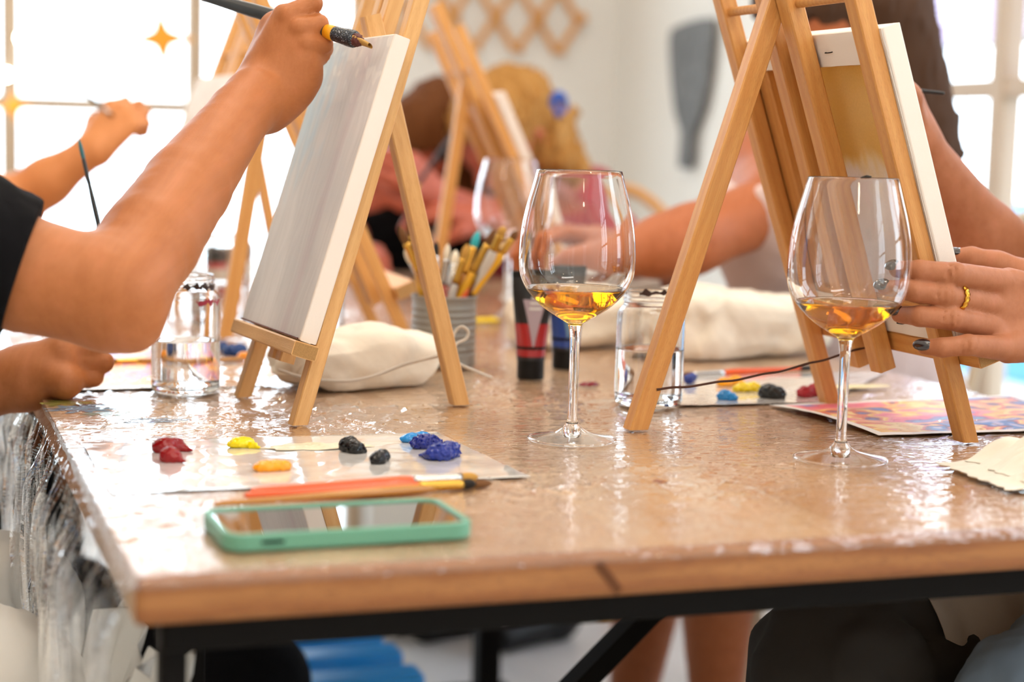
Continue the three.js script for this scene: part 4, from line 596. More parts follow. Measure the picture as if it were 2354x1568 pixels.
// ------------------------------------------------------------------ people
const dirTo = (a, b) => b.clone().sub(a).normalize();
function handCaps(w, dir, back, curl = 0.8, s = 1, side = 1) {    // a hand from wrist w along dir; back is the way the back of the hand looks; side: thumb side
  const d = dir.clone().normalize(), n = back.clone().addScaledVector(d, -back.dot(d)).normalize(), t = n.clone().cross(d).multiplyScalar(side), P = (a, b, c) => w.clone().addScaledVector(d, a * s).addScaledVector(t, b * s).addScaledVector(n, c * s), out = [];
  [[0.034, 0.080, 0.041], [0.012, 0.086, 0.045], [-0.010, 0.082, 0.041], [-0.029, 0.072, 0.032]].forEach(([b, m, l], i) => {
    out.push(cap(P(0, b * 0.45, 0), P(m, b, 0.002), 0.019 * s, 0.0115 * s, 0.014 * s));
    let p = P(m, b, 0.002), ang = curl * 0.5; for (const [len, r0, r1] of [[l, 0.0098, 0.009], [l * 0.62, 0.009, 0.0082], [l * 0.5, 0.0082, 0.0066]]) { const q = p.clone().addScaledVector(d, len * s * Math.cos(ang)).addScaledVector(n, -len * s * Math.sin(ang)); out.push(cap(p, q, r0 * s, r1 * s, 0.004 * s)); p = q; ang += curl; }
  });
  const th = [P(0.012, 0.026, -0.006), P(0.045, 0.050, -0.018), P(0.074, 0.050, -0.030 - 0.012 * curl), P(0.094, 0.040, -0.036 - 0.018 * curl)]; out.push(...chain(th.map((p, i) => [p, [0.016, 0.0125, 0.0105, 0.0078][i] * s]), 0.006 * s));
  return out;
}
function headCaps(c, face, s = 1, up = V(0, 1, 0)) {
  const f = face.clone().normalize(), u = up.clone().addScaledVector(f, -up.dot(f)).normalize(), r = f.clone().cross(u), P = (a, b, d) => c.clone().addScaledVector(f, a * s).addScaledVector(u, b * s).addScaledVector(r, d * s), K = (a, b, q, w, k = 0.02) => cap(a, b, q * s, w * s, k * s), out = [];
  out.push(K(P(-0.024, 0.030, 0), P(0.018, 0.034, 0), 0.079, 0.074, 0.03), K(P(0.040, 0.0, 0.012), P(0.050, -0.062, 0), 0.056, 0.034, 0.03), K(P(0.040, 0.0, -0.012), P(0.050, -0.062, 0), 0.056, 0.034, 0.03));
  for (const e of [-1, 1]) out.push(K(P(0.02, -0.05, e * 0.036), P(0.062, -0.088, e * 0.010), 0.022, 0.016, 0.02), K(P(-0.004, 0.012, e * 0.076), P(-0.008, -0.022, e * 0.072), 0.012, 0.009, 0.006), K(P(0.080, 0.026, e * 0.012), P(0.070, 0.026, e * 0.046), 0.013, 0.011, 0.012));
  out.push(K(P(0.086, 0.016, 0), P(0.108, -0.026, 0), 0.008, 0.0125, 0.008), K(P(0.090, -0.030, 0.010), P(0.090, -0.030, -0.010), 0.009, 0.009, 0.006), K(P(0.082, -0.054, 0.016), P(0.082, -0.054, -0.016), 0.008, 0.008, 0.004), K(P(0.080, -0.064, 0.012), P(0.080, -0.064, -0.012), 0.0085, 0.0085, 0.004));
  return { caps: out, P, f, u, r, s };
}
function faceParts(h, g, hairMat, o = {}) {
  const eyeW = std({ color: 0xf0ece6, roughness: 0.2 }), iris = std({ color: 0x2a1c12, roughness: 0.2 });
  for (const e of [-1, 1]) { const c = h.P(0.079, 0.006, e * 0.031); part('eye', new THREE.SphereGeometry(0.0118 * h.s, 14, 10).translate(c.x, c.y, c.z), eyeW, g); const d = h.P(0.0865, 0.005, e * 0.031); part('iris', new THREE.SphereGeometry(0.0058 * h.s, 10, 8).translate(d.x, d.y, d.z), iris, g); part('eyebrow', tube([h.P(0.092, 0.026, e * 0.016), h.P(0.092, 0.032, e * 0.032), h.P(0.080, 0.027, e * 0.050)], 0.003 * h.s, 12, 6), hairMat, g); }
  part('lips', skinGeo([cap(h.P(0.090, -0.055, 0.018), h.P(0.093, -0.056, 0), 0.003, 0.0045, 0.003), cap(h.P(0.090, -0.055, -0.018), h.P(0.093, -0.056, 0), 0.003, 0.0045, 0.003), cap(h.P(0.089, -0.062, 0.012), h.P(0.089, -0.062, -0.012), 0.0045, 0.0045, 0.003)], 0.002, 0.003), std({ color: 0xa8584e, roughness: 0.4 }), g);
}
function hairGeo(h, extra, cell = 0.006, lock = 0.004) {    // a cap of hair with strands, open over the face
  const F = field([cap(h.P(-0.030, 0.036, 0), h.P(0.024, 0.046, 0), 0.092 * h.s, 0.082 * h.s), ...extra], 0.03), lo = F.lo, hi = F.hi;
  return nets((x, y, z) => { const q = V(x, y, z).sub(h.P(0, 0, 0)), a = q.dot(h.f), b = q.dot(h.u), c = q.dot(h.r), s = lock * (n3(x * 60, y * 14, z * 60) + 0.6 * n3(x * 120, y * 26, z * 120)); const faceCut = Math.min(a - 0.030, 0.058 - b, 0.064 - Math.abs(c)); return Math.max(F.f(x, y, z) + s, faceCut); }, lo, hi, cell);
}
const torsoCaps = (hipL, hipR, shL, shR, neck, fat = 1) => { const hip = hipL.clone().lerp(hipR, 0.5), mid = hip.clone().lerp(neck, 0.45), L = (k) => shL.clone().lerp(shR, k), out = []; for (const k of [0.2, 0.5, 0.8]) out.push(cap(hipL.clone().lerp(hipR, k), mid.clone().add(shR.clone().sub(shL).multiplyScalar((k - 0.5) * 0.55)), 0.115 * fat, 0.105 * fat, 0.06), cap(mid.clone().add(shR.clone().sub(shL).multiplyScalar((k - 0.5) * 0.55)), L(k).add(V(0, -0.05, 0)), 0.105 * fat, 0.085 * fat, 0.06)); out.push(cap(shL, shR, 0.058, 0.058, 0.06), cap(L(0.5), neck, 0.075, 0.055, 0.05)); return out; };
const grow = (list, d, k) => list.map((o) => o.c ? ell(o.c, o.rx + d, o.ry + d, o.rz + d, k ?? o.k) : cap(o.p, o.q, o.r0 + d, o.r1 + d, k ?? o.k));
function wear(list, cell, cuts, fold = 0.004, fs = 26) {        // clothing: a body field grown a little, cut at planes [point, normal pointing to what is removed]
  const F = field(list, 0.02); return nets((x, y, z) => { let d = F.f(x, y, z) + fold * (n3(x * fs, y * fs * 0.6, z * fs) * 0.7 + 0.4 * n3(x * fs * 2.3, y * fs * 1.4, z * fs * 2.3)); for (const [p, n] of cuts) d = Math.max(d, (x - p.x) * n.x + (y - p.y) * n.y + (z - p.z) * n.z); return d; }, F.lo, F.hi, cell);
}
const shoe = (ankle, toe) => [cap(ankle.clone().add(V(0, -0.03, 0)), ankle.clone().setY(0.045), 0.045, 0.04, 0.02), cap(ankle.clone().setY(0.04), ankle.clone().addScaledVector(toe, 0.16).setY(0.032), 0.04, 0.03, 0.03)];

// ---- the painter in black at the pale easel
{
  const g = thing('person', 'person in a black T-shirt painting with a raised fist at the pale easel', 'person', V(-0.3, 0, -1.47));
  const shR = at(-560, 330, 1.23), el = at(258, 678, 1.29), wr = at(583, 222, 1.495), shL = V(-0.11, 0.985, -1.66), neck = V(-0.10, 1.03, -1.48), hipR = V(-0.36, 0.53, -1.37), hipL = V(-0.36, 0.53, -1.57);
  const nose = at(3, 14, 1.36), hd = headCaps(nose.clone().add(V(-0.1195, 0.036, -0.004)), V(1, -0.10, 0.03)), kneeR = V(0.06, 0.545, -1.38), kneeL = V(0.08, 0.545, -1.66), ankR = V(0.0, 0.10, -1.40), ankL = V(0.02, 0.10, -1.66);
  // right arm: wide at the elbow, tapering to the wrist, with the muscle of the forearm
  const arm = [cap(shR, at(60, 632, 1.275), 0.047, 0.0415, 0.004), cap(at(60, 632, 1.275), el, 0.0415, 0.0398, 0.004), cap(el, at(345, 555, 1.34), 0.0385, 0.0378, 0.014), cap(at(345, 555, 1.34), at(430, 430, 1.40), 0.0378, 0.0346, 0.004), cap(at(430, 430, 1.40), at(548, 268, 1.475), 0.0346, 0.0262, 0.004), cap(at(548, 268, 1.475), wr, 0.0262, 0.0245, 0.004), cap(at(288, 738, 1.285), at(315, 758, 1.285), 0.017, 0.011, 0.02)];
  const D0 = 1.505, K = [[655, 40], [681, 68], [698, 104], [700, 144]], hand = [];
  K.forEach(([x, y], i) => hand.push(cap(at(592 + i * 6, 205 + i * 12, D0 + 0.012), at(x, y, D0 + 0.006), 0.0205 - i * 0.0012, 0.0118, 0.012)));
  hand.push(cap(at(600, 190, D0 + 0.03), at(640, 70, D0 + 0.035), 0.02, 0.018, 0.016), cap(at(650, 215, D0 + 0.02), at(698, 168, D0 + 0.022), 0.0150, 0.0150, 0.016), cap(at(606, 244, D0 + 0.008), at(660, 200, D0 + 0.018), 0.0160, 0.0150, 0.03));
  for (const [a, b, c, d] of [[[660, 38, 0.002], [720, 8, 0.010], [712, 22, 0.036], [680, 38, 0.050]], [[686, 66, 0.0], [734, 56, 0.008], [734, 66, 0.034], [700, 72, 0.050]], [[702, 102, 0.001], [743, 102, 0.010], [744, 112, 0.036], [706, 112, 0.050]], [[712, 136, 0.008], [738, 124, 0.022], [734, 130, 0.044], [702, 138, 0.054]]]) hand.push(...chain([[at(a[0], a[1], D0 + a[2]), 0.0104], [at(b[0], b[1], D0 + b[2]), 0.0084], [at(c[0], c[1], D0 + c[2]), 0.0082], [at(d[0], d[1], D0 + d[2]), 0.0075]], 0.0016));
  hand.push(...chain([[at(610, 150, D0 + 0.035), 0.016], [at(640, 70, D0 + 0.050), 0.0135], [at(690, 45, D0 + 0.062), 0.0115], [at(722, 48, D0 + 0.060), 0.009]], 0.008));
  // left forearm and loosely closed hand resting on the print
  const wl = at(62, 868, 1.63), ell2 = V(-0.17, 0.80, -1.74), left = [cap(shL, ell2, 0.052, 0.044, 0.03), cap(ell2, at(-120, 905, 1.62), 0.042, 0.034, 0.03), cap(at(-120, 905, 1.62), wl, 0.034, 0.027, 0.02)];
  const DL = 1.63, lk = []; for (const [x, y] of [[150, 806], [156, 832], [152, 862]]) lk.push(cap(wl, at(x - 12, y + 4, DL), 0.025, 0.0175, 0.014));
  for (const [a, b, c] of [[[160, 806], [222, 806], [212, 812]], [[164, 830], [238, 833], [226, 842]], [[160, 856], [214, 866], [202, 872]]]) lk.push(...chain([[at(a[0], a[1], DL), 0.0115], [at(b[0], b[1], DL + 0.004), 0.0098], [at(c[0], c[1], DL + 0.024), 0.009]], 0.0016));
  lk.push(...chain([[at(110, 866, DL - 0.012), 0.018], [at(150, 880, DL - 0.018), 0.0145], [at(176, 872, DL - 0.006), 0.0105]], 0.006));
  const legs = [...chain([[hipR, 0.085], [kneeR, 0.062], [ankR, 0.042]], 0.03), ...chain([[hipL, 0.085], [kneeL, 0.062], [ankL, 0.042]], 0.03)], body = torsoCaps(hipL, hipR, shL, shR, neck);
  const flesh = part('body', merge([skinGeo([...body, cap(neck, hd.P(-0.01, -0.05, 0), 0.055, 0.05, 0.03), ...legs, cap(shL, ell2, 0.052, 0.044, 0.03)], 0.012, 0.02), skinGeo(hd.caps, 0.004, 0.012), skinGeo([...arm, ...hand], 0.0024, 0.012, (d, x, y, z) => d + 0.0003 * n3(x * 55, y * 55, z * 55)), skinGeo([...left.slice(1), ...lk], 0.0026, 0.012)]), M.skinA, g);
  faceParts(hd, flesh, std({ color: 0x2a1a10, roughness: 0.7 })); part('hair', hairGeo(hd, [cap(hd.P(-0.06, 0, 0), hd.P(-0.09, -0.16, 0), 0.06, 0.04)], 0.006), std({ color: 0x2a1a10, roughness: 0.6 }), g);
  const armDir = dirTo(shR, el), hem = at(62, 582, 1.27);
  part('t_shirt', wear([...grow(body, 0.012), cap(shL, shL.clone().lerp(ell2, 0.6), 0.066, 0.058, 0.03)], 0.010, [ [neck.clone().add(V(0.02, 0.035, 0)), V(0.35, 1, 0).normalize()], [hipR.clone().add(V(0, -0.10, 0)), V(0, -1, 0)], [shL.clone().lerp(ell2, 0.6), dirTo(shL, ell2).multiplyScalar(0.3).add(V(0, 0, -0.05))]].slice(0, 2), 0.003, 30), M.blackTee, g);
  part('sleeve', wear([cap(shR, at(60, 625, 1.275), 0.062, 0.0520, 0.03)], 0.0028, [[hem, armDir.clone().add(V(0, 0.10, 0)).normalize()]], 0.0012, 40), M.blackTee, g);
  part('trousers', wear(grow([...legs, cap(hipR, hipL, 0.1, 0.1, 0.05)], 0.012), 0.010, [[V(0, 0.66, 0), V(0, 1, 0)], [V(0, 0.11, 0), V(0, -1, 0)]]), M.whiteCloth, g);
  part('shoe', skinGeo(shoe(ankR, V(1, 0, 0)), 0.008, 0.02), M.black, g); part('shoe', skinGeo(shoe(ankL, V(1, 0, 0)), 0.008, 0.02), M.black, g);
  // the big brush in the raised fist: dark handle, yellow band, speckled grip, worn bristles touching the canvas
  const bt = at(838, 97, 1.484), bd = at(470, -8, 1.605), B = (t) => bd.clone().lerp(bt, t), L = bd.distanceTo(bt), gb = thing('paint_brush', 'thick dark brush with a yellow band touching the grey-washed canvas', 'paint brush', B(0.5));
  const grip = std({ map: tex(128, 128, (u, v) => { const a = n2(u * 22, v * 22), b = n2(u * 40 + 5, v * 40), w = a > 0.62 ? 170 : 0, bl = b > 0.7 ? 1 : 0; return [24 + w + bl * 20, 30 + w + bl * 60, 36 + w + bl * 110]; }), roughness: 0.4 });
  part('handle', along(lathe([[0, 0], [0.0045, 0], [0.0062, L * 0.3], [0.0066, L * 0.66], [0.0062, L * 0.785], [0, L * 0.785]], 24), bd, bt), std({ color: 0x23272b, roughness: 0.4 }), gb);
  part('band', along(lathe([[0, L * 0.78], [0.0064, L * 0.78], [0.0067, L * 0.829], [0, L * 0.829]], 24), bd, bt), std({ color: 0xf0a30c, roughness: 0.4 }), gb);
  part('grip', along(lathe(smoothProfile([[0.0066, L * 0.829], [0.0068, L * 0.86], [0.0076, L * 0.92], [0.0070, L * 0.945], [0.0040, L * 0.955]], 20), 24), bd, bt), grip, gb);
  part('bristles', along(sheetGeo(24, 10, (u, v) => { const a = u * 6.2832, k = 1 - v * 0.45, r = 0.0062 * k; return [r * Math.cos(a) + 0.004 * v * v, L * (0.945 + 0.075 * v), r * 0.5 * Math.sin(a)]; }), bd, bt), std({ color: 0xb78b45, roughness: 0.7 }), gb);
  part('paint_crust', skinGeo([cap(B(0.945), B(0.962), 0.0062, 0.0052, 0.003)], 0.0009, 0.003, (d, x, y, z) => d + 0.0010 * n3(x * 400, y * 400, z * 400)), std({ color: 0x5a2a26, roughness: 0.6 }), gb);
  brush(at(292, 800, 1.652), at(181, 318, 1.70), 0.0026, brushMats.black, brushMats.black, std({ color: 0x0f5e66, roughness: 0.4 }), 'slim black brush held upright in the resting fist', { ferrule: 0.12, hair: 0.10, rf: 0.0020 });
}
// ---- the painter with dark nails at the reddish easel
{
  const g = thing('person', 'person with dark nails and a gold ring steadying the canvas on the reddish easel', 'person', V(1.5, 0, -1.4));
  const shL = V(1.33, 1.02, -1.16), shR = V(1.36, 1.04, -1.52), neck = V(1.37, 1.10, -1.34), hipL = V(1.52, 0.53, -1.24), hipR = V(1.52, 0.53, -1.44), hd = headCaps(V(1.34, 1.26, -1.35), V(-1, -0.2, -0.05));
  const wl = at(2478, 742, 1.535), elL = V(1.22, 0.80, -1.13), J = (x, y, d) => at(x, y, d), hand = [];
  const fingers = [[[2318, 652, 1.482], [2196, 630, 1.430], [2114, 622, 1.424], [2066, 619, 1.444], [0.0120, 0.0096, 0.0085, 0.0070]], [[2296, 706, 1.478], [2172, 678, 1.430], [2102, 669, 1.424], [2040, 664, 1.446], [0.0124, 0.0099, 0.0088, 0.0072]], [[2300, 756, 1.478], [2186, 732, 1.432], [2114, 727, 1.426], [2068, 723, 1.446], [0.0118, 0.0095, 0.0085, 0.0070]], [[2318, 802, 1.462], [2226, 793, 1.424], [2166, 799, 1.422], [2126, 798, 1.428], [0.0108, 0.0086, 0.0078, 0.0064]]];
  fingers.forEach((f, i) => { hand.push(cap(J(2450, 700 + i * 26, 1.51), J(...f[0]), 0.019, f[4][0] + 0.0015, 0.012)); hand.push(...chain([0, 1, 2, 3].map((k) => [J(...f[k]), f[4][k]]), 0.002)); });
  hand.push(cap(J(2470, 700, 1.545), J(2380, 650, 1.545), 0.02, 0.018, 0.016), ...chain([[J(2400, 650, 1.55), 0.017], [J(2290, 612, 1.556), 0.0125], [J(2232, 598, 1.56), 0.0105], [J(2196, 594, 1.565), 0.0082]], 0.008));
  const grooves = []; for (const f of fingers.slice(0, 4)) for (const dx of [-13, 0, 13]) { const [x, y, d] = f[1], r = f[4][1]; grooves.push([J(x + dx, y - r * 2300, d - r * 0.72), J(x + dx + (dx ? Math.sign(dx) * 4 : 0), y, d - r * 1.08), J(x + dx, y + r * 2100, d - r * 0.72)]); }
  const gf = field(grooves.flatMap((q) => [cap(q[0], q[1], 0.0007, 0.0011), cap(q[1], q[2], 0.0011, 0.0007)]), 0.001);
  const forearmL = [cap(elL, wl.clone().lerp(elL, 0.45), 0.042, 0.037, 0.03), cap(wl.clone().lerp(elL, 0.45), wl, 0.037, 0.026, 0.02), cap(shL, elL, 0.05, 0.044, 0.03)];
  // right arm raised to paint the front of the canvas
  const wr = at(2093, 325, 1.70), elR = at(2420, 700, 1.80), right = [cap(shR, elR, 0.052, 0.045, 0.03), cap(elR, at(2262, 560, 1.76), 0.043, 0.0375, 0.03), cap(at(2262, 560, 1.76), wr, 0.0375, 0.025, 0.02)], rh = [cap(wr, at(2076, 235, 1.69), 0.024, 0.020, 0.015), cap(wr, at(2060, 250, 1.70), 0.022, 0.02, 0.015), ...chain([[at(2082, 226, 1.68), 0.0125], [at(2056, 178, 1.685), 0.0102], [at(2046, 152, 1.70), 0.0078]], 0.005), ...chain([[at(2066, 232, 1.69), 0.0125], [at(2040, 190, 1.70), 0.0102], [at(2030, 170, 1.72), 0.0085]], 0.005), ...chain([[at(2056, 250, 1.70), 0.0125], [at(2020, 222, 1.715), 0.010], [at(2016, 226, 1.74), 0.0085]], 0.005), ...chain([[at(2056, 270, 1.71), 0.0115], [at(2024, 250, 1.73), 0.009], [at(2022, 256, 1.75), 0.008]], 0.005), ...chain([[at(2094, 270, 1.675), 0.0145], [at(2090, 222, 1.665), 0.0115], [at(2072, 190, 1.665), 0.009]], 0.006)];
  const kneeL = at(1955, 1590, 1.50), kneeR = V(0.98, 0.54, -1.50), ankL = V(0.86, 0.10, -1.24), ankR = V(1.0, 0.10, -1.48), legs = [...chain([[hipL, 0.09], [kneeL, 0.07], [ankL, 0.046]], 0.03), ...chain([[hipR, 0.09], [kneeR, 0.068], [ankR, 0.046]], 0.03)], body = torsoCaps(hipR, hipL, shR, shL, neck);
  const flesh = part('body', merge([skinGeo([...body, cap(neck, hd.P(-0.01, -0.05, 0), 0.055, 0.05, 0.03), ...legs, forearmL[2], right[0]], 0.012, 0.02), skinGeo(hd.caps, 0.005, 0.012), skinGeo([...forearmL.slice(0, 2), ...hand], 0.0019, 0.012, (d, x, y, z) => { const q = gf.f(x, y, z), k = 0.0012, e = Math.max(k - Math.abs(-d - q), 0) / k; return (Math.max(d, -q) + e * e * k * 0.25) + 0.0002 * n3(x * 90, y * 90, z * 90); }), skinGeo([...right.slice(1), ...rh], 0.0035, 0.012)]), M.skinD, g);
  const nail = phys({ color: 0x1d0f16, roughness: 0.12, clearcoat: 1 }), nail2 = (p, dir, out, r) => { const geo = new THREE.SphereGeometry(1, 16, 12).scale(r * 0.82, r * 0.34, r * 1.25), Z = dir.clone().normalize(), Y = out.clone().addScaledVector(Z, -out.dot(Z)).normalize(), X = Y.clone().cross(Z); return geo.applyMatrix4(new THREE.Matrix4().makeBasis(X, Y, Z).setPosition(p)); };
  fingers.forEach((f) => { const a = J(...f[2]), b = J(...f[3]), d = dirTo(a, b), out = CF.clone().negate().add(V(0, 0.35, 0)), r = f[4][3]; const on = out.clone().addScaledVector(d, -out.dot(d)).normalize(); part('fingernail', nail2(b.clone().addScaledVector(d, 0.001).addScaledVector(on, r * 0.84), d, on, r), nail, g); });
  { const a = J(2232, 598, 1.56), b = J(2196, 594, 1.565), d = dirTo(a, b), out = V(0, 1, 0).addScaledVector(CF, -0.3); part('thumbnail', nail2(b.clone().addScaledVector(out.normalize(), 0.0068), d, out, 0.009), nail, g); }
  { const a = at(2056, 178, 1.685), b = at(2046, 152, 1.70), d = dirTo(a, b), out = CR.clone().addScaledVector(CF, -0.4); part('fingernail', nail2(b.clone().addScaledVector(out.normalize(), 0.0068), d, out, 0.0085), nail, g); }
  { // the ring: a twisted gold band on the middle finger
    const a = J(...fingers[1][0]), b = J(...fingers[1][1]), p = a.clone().lerp(b, 0.80), d = dirTo(a, b), r = 0.01155, pos = new THREE.TorusGeometry(r, 0.0024, 14, 90), q = pos.attributes.position; for (let i = 0; i < q.count; i++) { const x = q.getX(i), y = q.getY(i), z = q.getZ(i), t = Math.atan2(y, x), w = Math.atan2(z, Math.hypot(x, y) - r), k = 1 + 0.22 * Math.sin(t * 16 + w * 2), rr = Math.hypot(x, y) - r; const R2 = r + rr * k * 0.62; q.setXYZ(i, R2 * Math.cos(t), R2 * Math.sin(t), z * k * 1.1); } pos.computeVertexNormals();
    const m = new THREE.Matrix4().makeRotationFromQuaternion(new THREE.Quaternion().setFromUnitVectors(V(0, 0, 1), d)).setPosition(p); part('ring', pos.applyMatrix4(m), M.gold, g).userData.label = 'twisted gold ring';
  }
  faceParts(hd, flesh, std({ color: 0x3a2416, roughness: 0.7 })); part('hair', hairGeo(hd, [cap(hd.P(-0.06, 0, 0), hd.P(-0.08, -0.22, 0), 0.07, 0.05)], 0.008), std({ color: 0x4a2e1a, roughness: 0.6 }), g);
  part('top', wear(grow(body, 0.012), 0.010, [[neck.clone().add(V(0, -0.02, 0)), V(-0.3, 1, 0).normalize()]]), M.blackTee, g);
  part('trousers', wear(grow([...legs, cap(hipR, hipL, 0.1, 0.1, 0.05)], 0.014), 0.009, [[V(0, 0.66, 0), V(0, 1, 0)], [V(0, 0.12, 0), V(0, -1, 0)]], 0.013, 12), M.greyPants, g);
  part('shoe', skinGeo(shoe(ankR, V(-1, 0, 0)), 0.01, 0.02), M.black, g); part('shoe', skinGeo(shoe(ankL, V(-1, 0, 0)), 0.01, 0.02), M.black, g);
  brush(at(2172, 215, 1.68), at(1985, 196, 1.70), 0.0030, brushMats.black, M.silver, bristle.black, 'black brush in the hand behind the stapled canvas');
}
// ---- people further down the table, seated and bent over their work
function seatedPerson(label, o, mats) {
  const g = thing('person', label, 'person', V(o.hip.x, 0, o.hip.z)), across = o.across.clone().normalize(), hipL = o.hip.clone().addScaledVector(across, 0.09), hipR = o.hip.clone().addScaledVector(across, -0.09), shL = o.sh.clone().addScaledVector(across, 0.17), shR = o.sh.clone().addScaledVector(across, -0.17); if (o.shL) shL.copy(o.shL); if (o.shR) shR.copy(o.shR);
  const neck = shL.clone().lerp(shR, 0.5).add(V(0, 0.05, 0)).addScaledVector(o.face, 0.02), hd = headCaps(o.head, o.face, o.headScale ?? 1, o.up), body = torsoCaps(hipR, hipL, shR, shL, neck, o.fat ?? 0.95), fwd = V(o.face.x, 0, o.face.z).normalize();
  const legs = []; (o.knees ?? []).forEach((k, i) => legs.push(...chain([[i ? hipR : hipL, 0.085], [k, 0.062], [o.ankles[i], 0.040]], 0.03)));
  const arms = []; for (const [s, a] of [[shL, o.armL], [shR, o.armR]]) if (a) { arms.push(cap(s, a.el, 0.046, 0.040, 0.03), cap(a.el, a.wr.clone().lerp(a.el, 0.55), 0.040, 0.036, 0.03), cap(a.wr.clone().lerp(a.el, 0.55), a.wr, 0.036, 0.0255, 0.02), ...handCaps(a.wr, a.dir, a.back, a.curl ?? 0.9, a.s ?? 1, a.side ?? 1)); }
  const flesh = part('body', merge([skinGeo([...body, cap(neck, hd.P(-0.01, -0.05, 0), 0.052, 0.048, 0.03), ...legs], 0.014, 0.02), skinGeo(hd.caps, 0.006, 0.012), ...(arms.length ? [skinGeo(arms, 0.0045, 0.012)] : [])]), mats.skin, g);
  faceParts(hd, flesh, mats.hair); part('hair', hairGeo(hd, o.hair ? o.hair(hd) : [], 0.007, o.lock ?? 0.004), mats.hair, g);
  const sleeves = o.sleeve ? [o.armL && cap(shL, shL.clone().lerp(o.armL.el, o.sleeve), 0.062, 0.056, 0.03), o.armR && cap(shR, shR.clone().lerp(o.armR.el, o.sleeve), 0.062, 0.056, 0.03)].filter(Boolean) : [];
  part('top', wear([...grow(body, 0.012), ...sleeves], 0.011, [[neck.clone().add(V(0, -0.01, 0)), V(fwd.x * 0.3, 1, fwd.z * 0.3).normalize()]]), mats.top, g);
  if (legs.length && mats.bottom) part('trousers', wear(grow([...legs, cap(hipR, hipL, 0.1, 0.1, 0.05)], 0.014), 0.013, [[V(0, 0.68, 0), V(0, 1, 0)], [V(0, o.hemY ?? 0.12, 0), V(0, -1, 0)]]), mats.bottom, g);
  for (const a of o.ankles ?? []) part('shoe', skinGeo(shoe(a, fwd), 0.012, 0.02), mats.shoe ?? M.black, g);
  return { g, hd };
}
const hairM = (c) => phys({ color: c, roughness: 0.8, specularIntensity: 0.4 });
seatedPerson('person with a bare raised arm painting at the far pale canvas', { hip: V(-0.36, 0.53, -2.75), across: V(0, 0, -1), sh: V(-0.10, 0.99, -2.78), head: V(-0.06, 1.20, -2.80), face: V(1, -0.25, 0), armR: { el: at(20, 478, 2.72), wr: at(216, 345, 2.70), dir: at(290, 262, 2.72).sub(at(216, 345, 2.70)), back: CF.clone().negate().add(V(0, 0.6, 0)), curl: 1.5, s: 0.92, side: 1 }, armL: { el: V(-0.06, 0.80, -3.0), wr: V(0.10, 0.83, -2.62), dir: V(1, 0.02, 0.3), back: V(0, 1, 0), curl: 0.6, side: 1 }, shR: V(-0.06, 0.97, -2.62), knees: [V(0.2, 0.53, -2.95), at(570, 1570, 2.3)], ankles: [V(0.12, 0.1, -2.95), at(600, 1900, 2.3)], hair: (h) => [cap(h.P(-0.06, 0, 0), h.P(-0.08, -0.2, 0), 0.06, 0.04)] }, { skin: M.skinB, hair: hairM(0x3a2414), top: M.whiteCloth, bottom: M.blackPants });
brush(at(160, 188, 2.72), at(262, 268, 2.70), 0.0032, brushMats.black, M.silver, bristle.brown, 'slim brush in the raised hand by the big window', { name: 'paint_brush' });
seatedPerson('person with a bare outstretched arm behind the reddish easel', { hip: V(1.42, 0.53, -2.30), across: V(0.1, 0, 1), sh: V(1.18, 0.98, -2.12), head: V(1.20, 1.165, -2.12), face: V(-0.9, -0.5, -0.1), shL: at(1800, 470, 2.3), shR: V(1.25, 0.97, -2.36), armL: { el: at(1585, 552, 2.24), wr: at(1425, 590, 2.2), dir: V(-0.35, -0.05, -0.9), back: V(0, 1, 0.3), curl: 0.7, side: -1 }, armR: { el: V(1.08, 0.82, -2.42), wr: V(0.92, 0.86, -2.25), dir: V(-1, 0.2, 0.1), back: V(0, 1, 0), curl: 0.8 }, knees: [at(1650, 1300, 2.6), at(1500, 1300, 2.78)], ankles: [at(1645, 1610, 2.68), at(1455, 1590, 2.86)], hemY: 0.44, hair: (h) => [cap(h.P(-0.05, -0.01, 0.05), h.P(-0.02, -0.20, 0.07), 0.055, 0.035), cap(h.P(-0.05, -0.01, -0.05), h.P(-0.02, -0.20, -0.07), 0.055, 0.035)] }, { skin: M.skinC, hair: hairM(0x4a3426), top: M.pinkCloth, bottom: M.beigeCloth });
seatedPerson('person with smooth brown hair bent over a brush at the far end', { hip: V(1.0, 0.53, -3.75), across: V(-1, 0, 0.2), sh: V(1.0, 0.86, -3.54), head: at(1000, 335, 3.46), face: V(-0.75, -0.55, 0.35), armR: { el: V(1.15, 0.82, -3.25), wr: V(0.90, 0.90, -3.02), dir: V(-0.7, 0.55, 0.3), back: V(0.2, 0.4, 0.9), curl: 1.1 }, armL: { el: V(0.82, 0.80, -3.35), wr: V(0.76, 0.80, -3.08), dir: V(0, 0, 1), back: V(0, 1, 0), curl: 0.5 }, knees: [V(0.9, 0.52, -3.42), V(1.1, 0.52, -3.42)], ankles: [V(0.9, 0.1, -3.45), V(1.1, 0.1, -3.45)], up: V(-0.3, 0.8, 0.5), hair: (h) => [cap(h.P(-0.05, 0, 0.04), h.P(0.0, -0.16, 0.07), 0.06, 0.045), cap(h.P(-0.05, 0, -0.04), h.P(-0.0, -0.16, -0.07), 0.06, 0.045)] }, { skin: M.skinE, hair: hairM(0x5c3414), top: M.blackTee, bottom: M.blackPants });
brush(at(1075, 262, 2.98), at(948, 440, 2.96), 0.0045, brushMats.black, brushMats.black, std({ color: 0xd8c020, roughness: 0.6 }), 'dark brush tipped with yellow in the far bent hand');
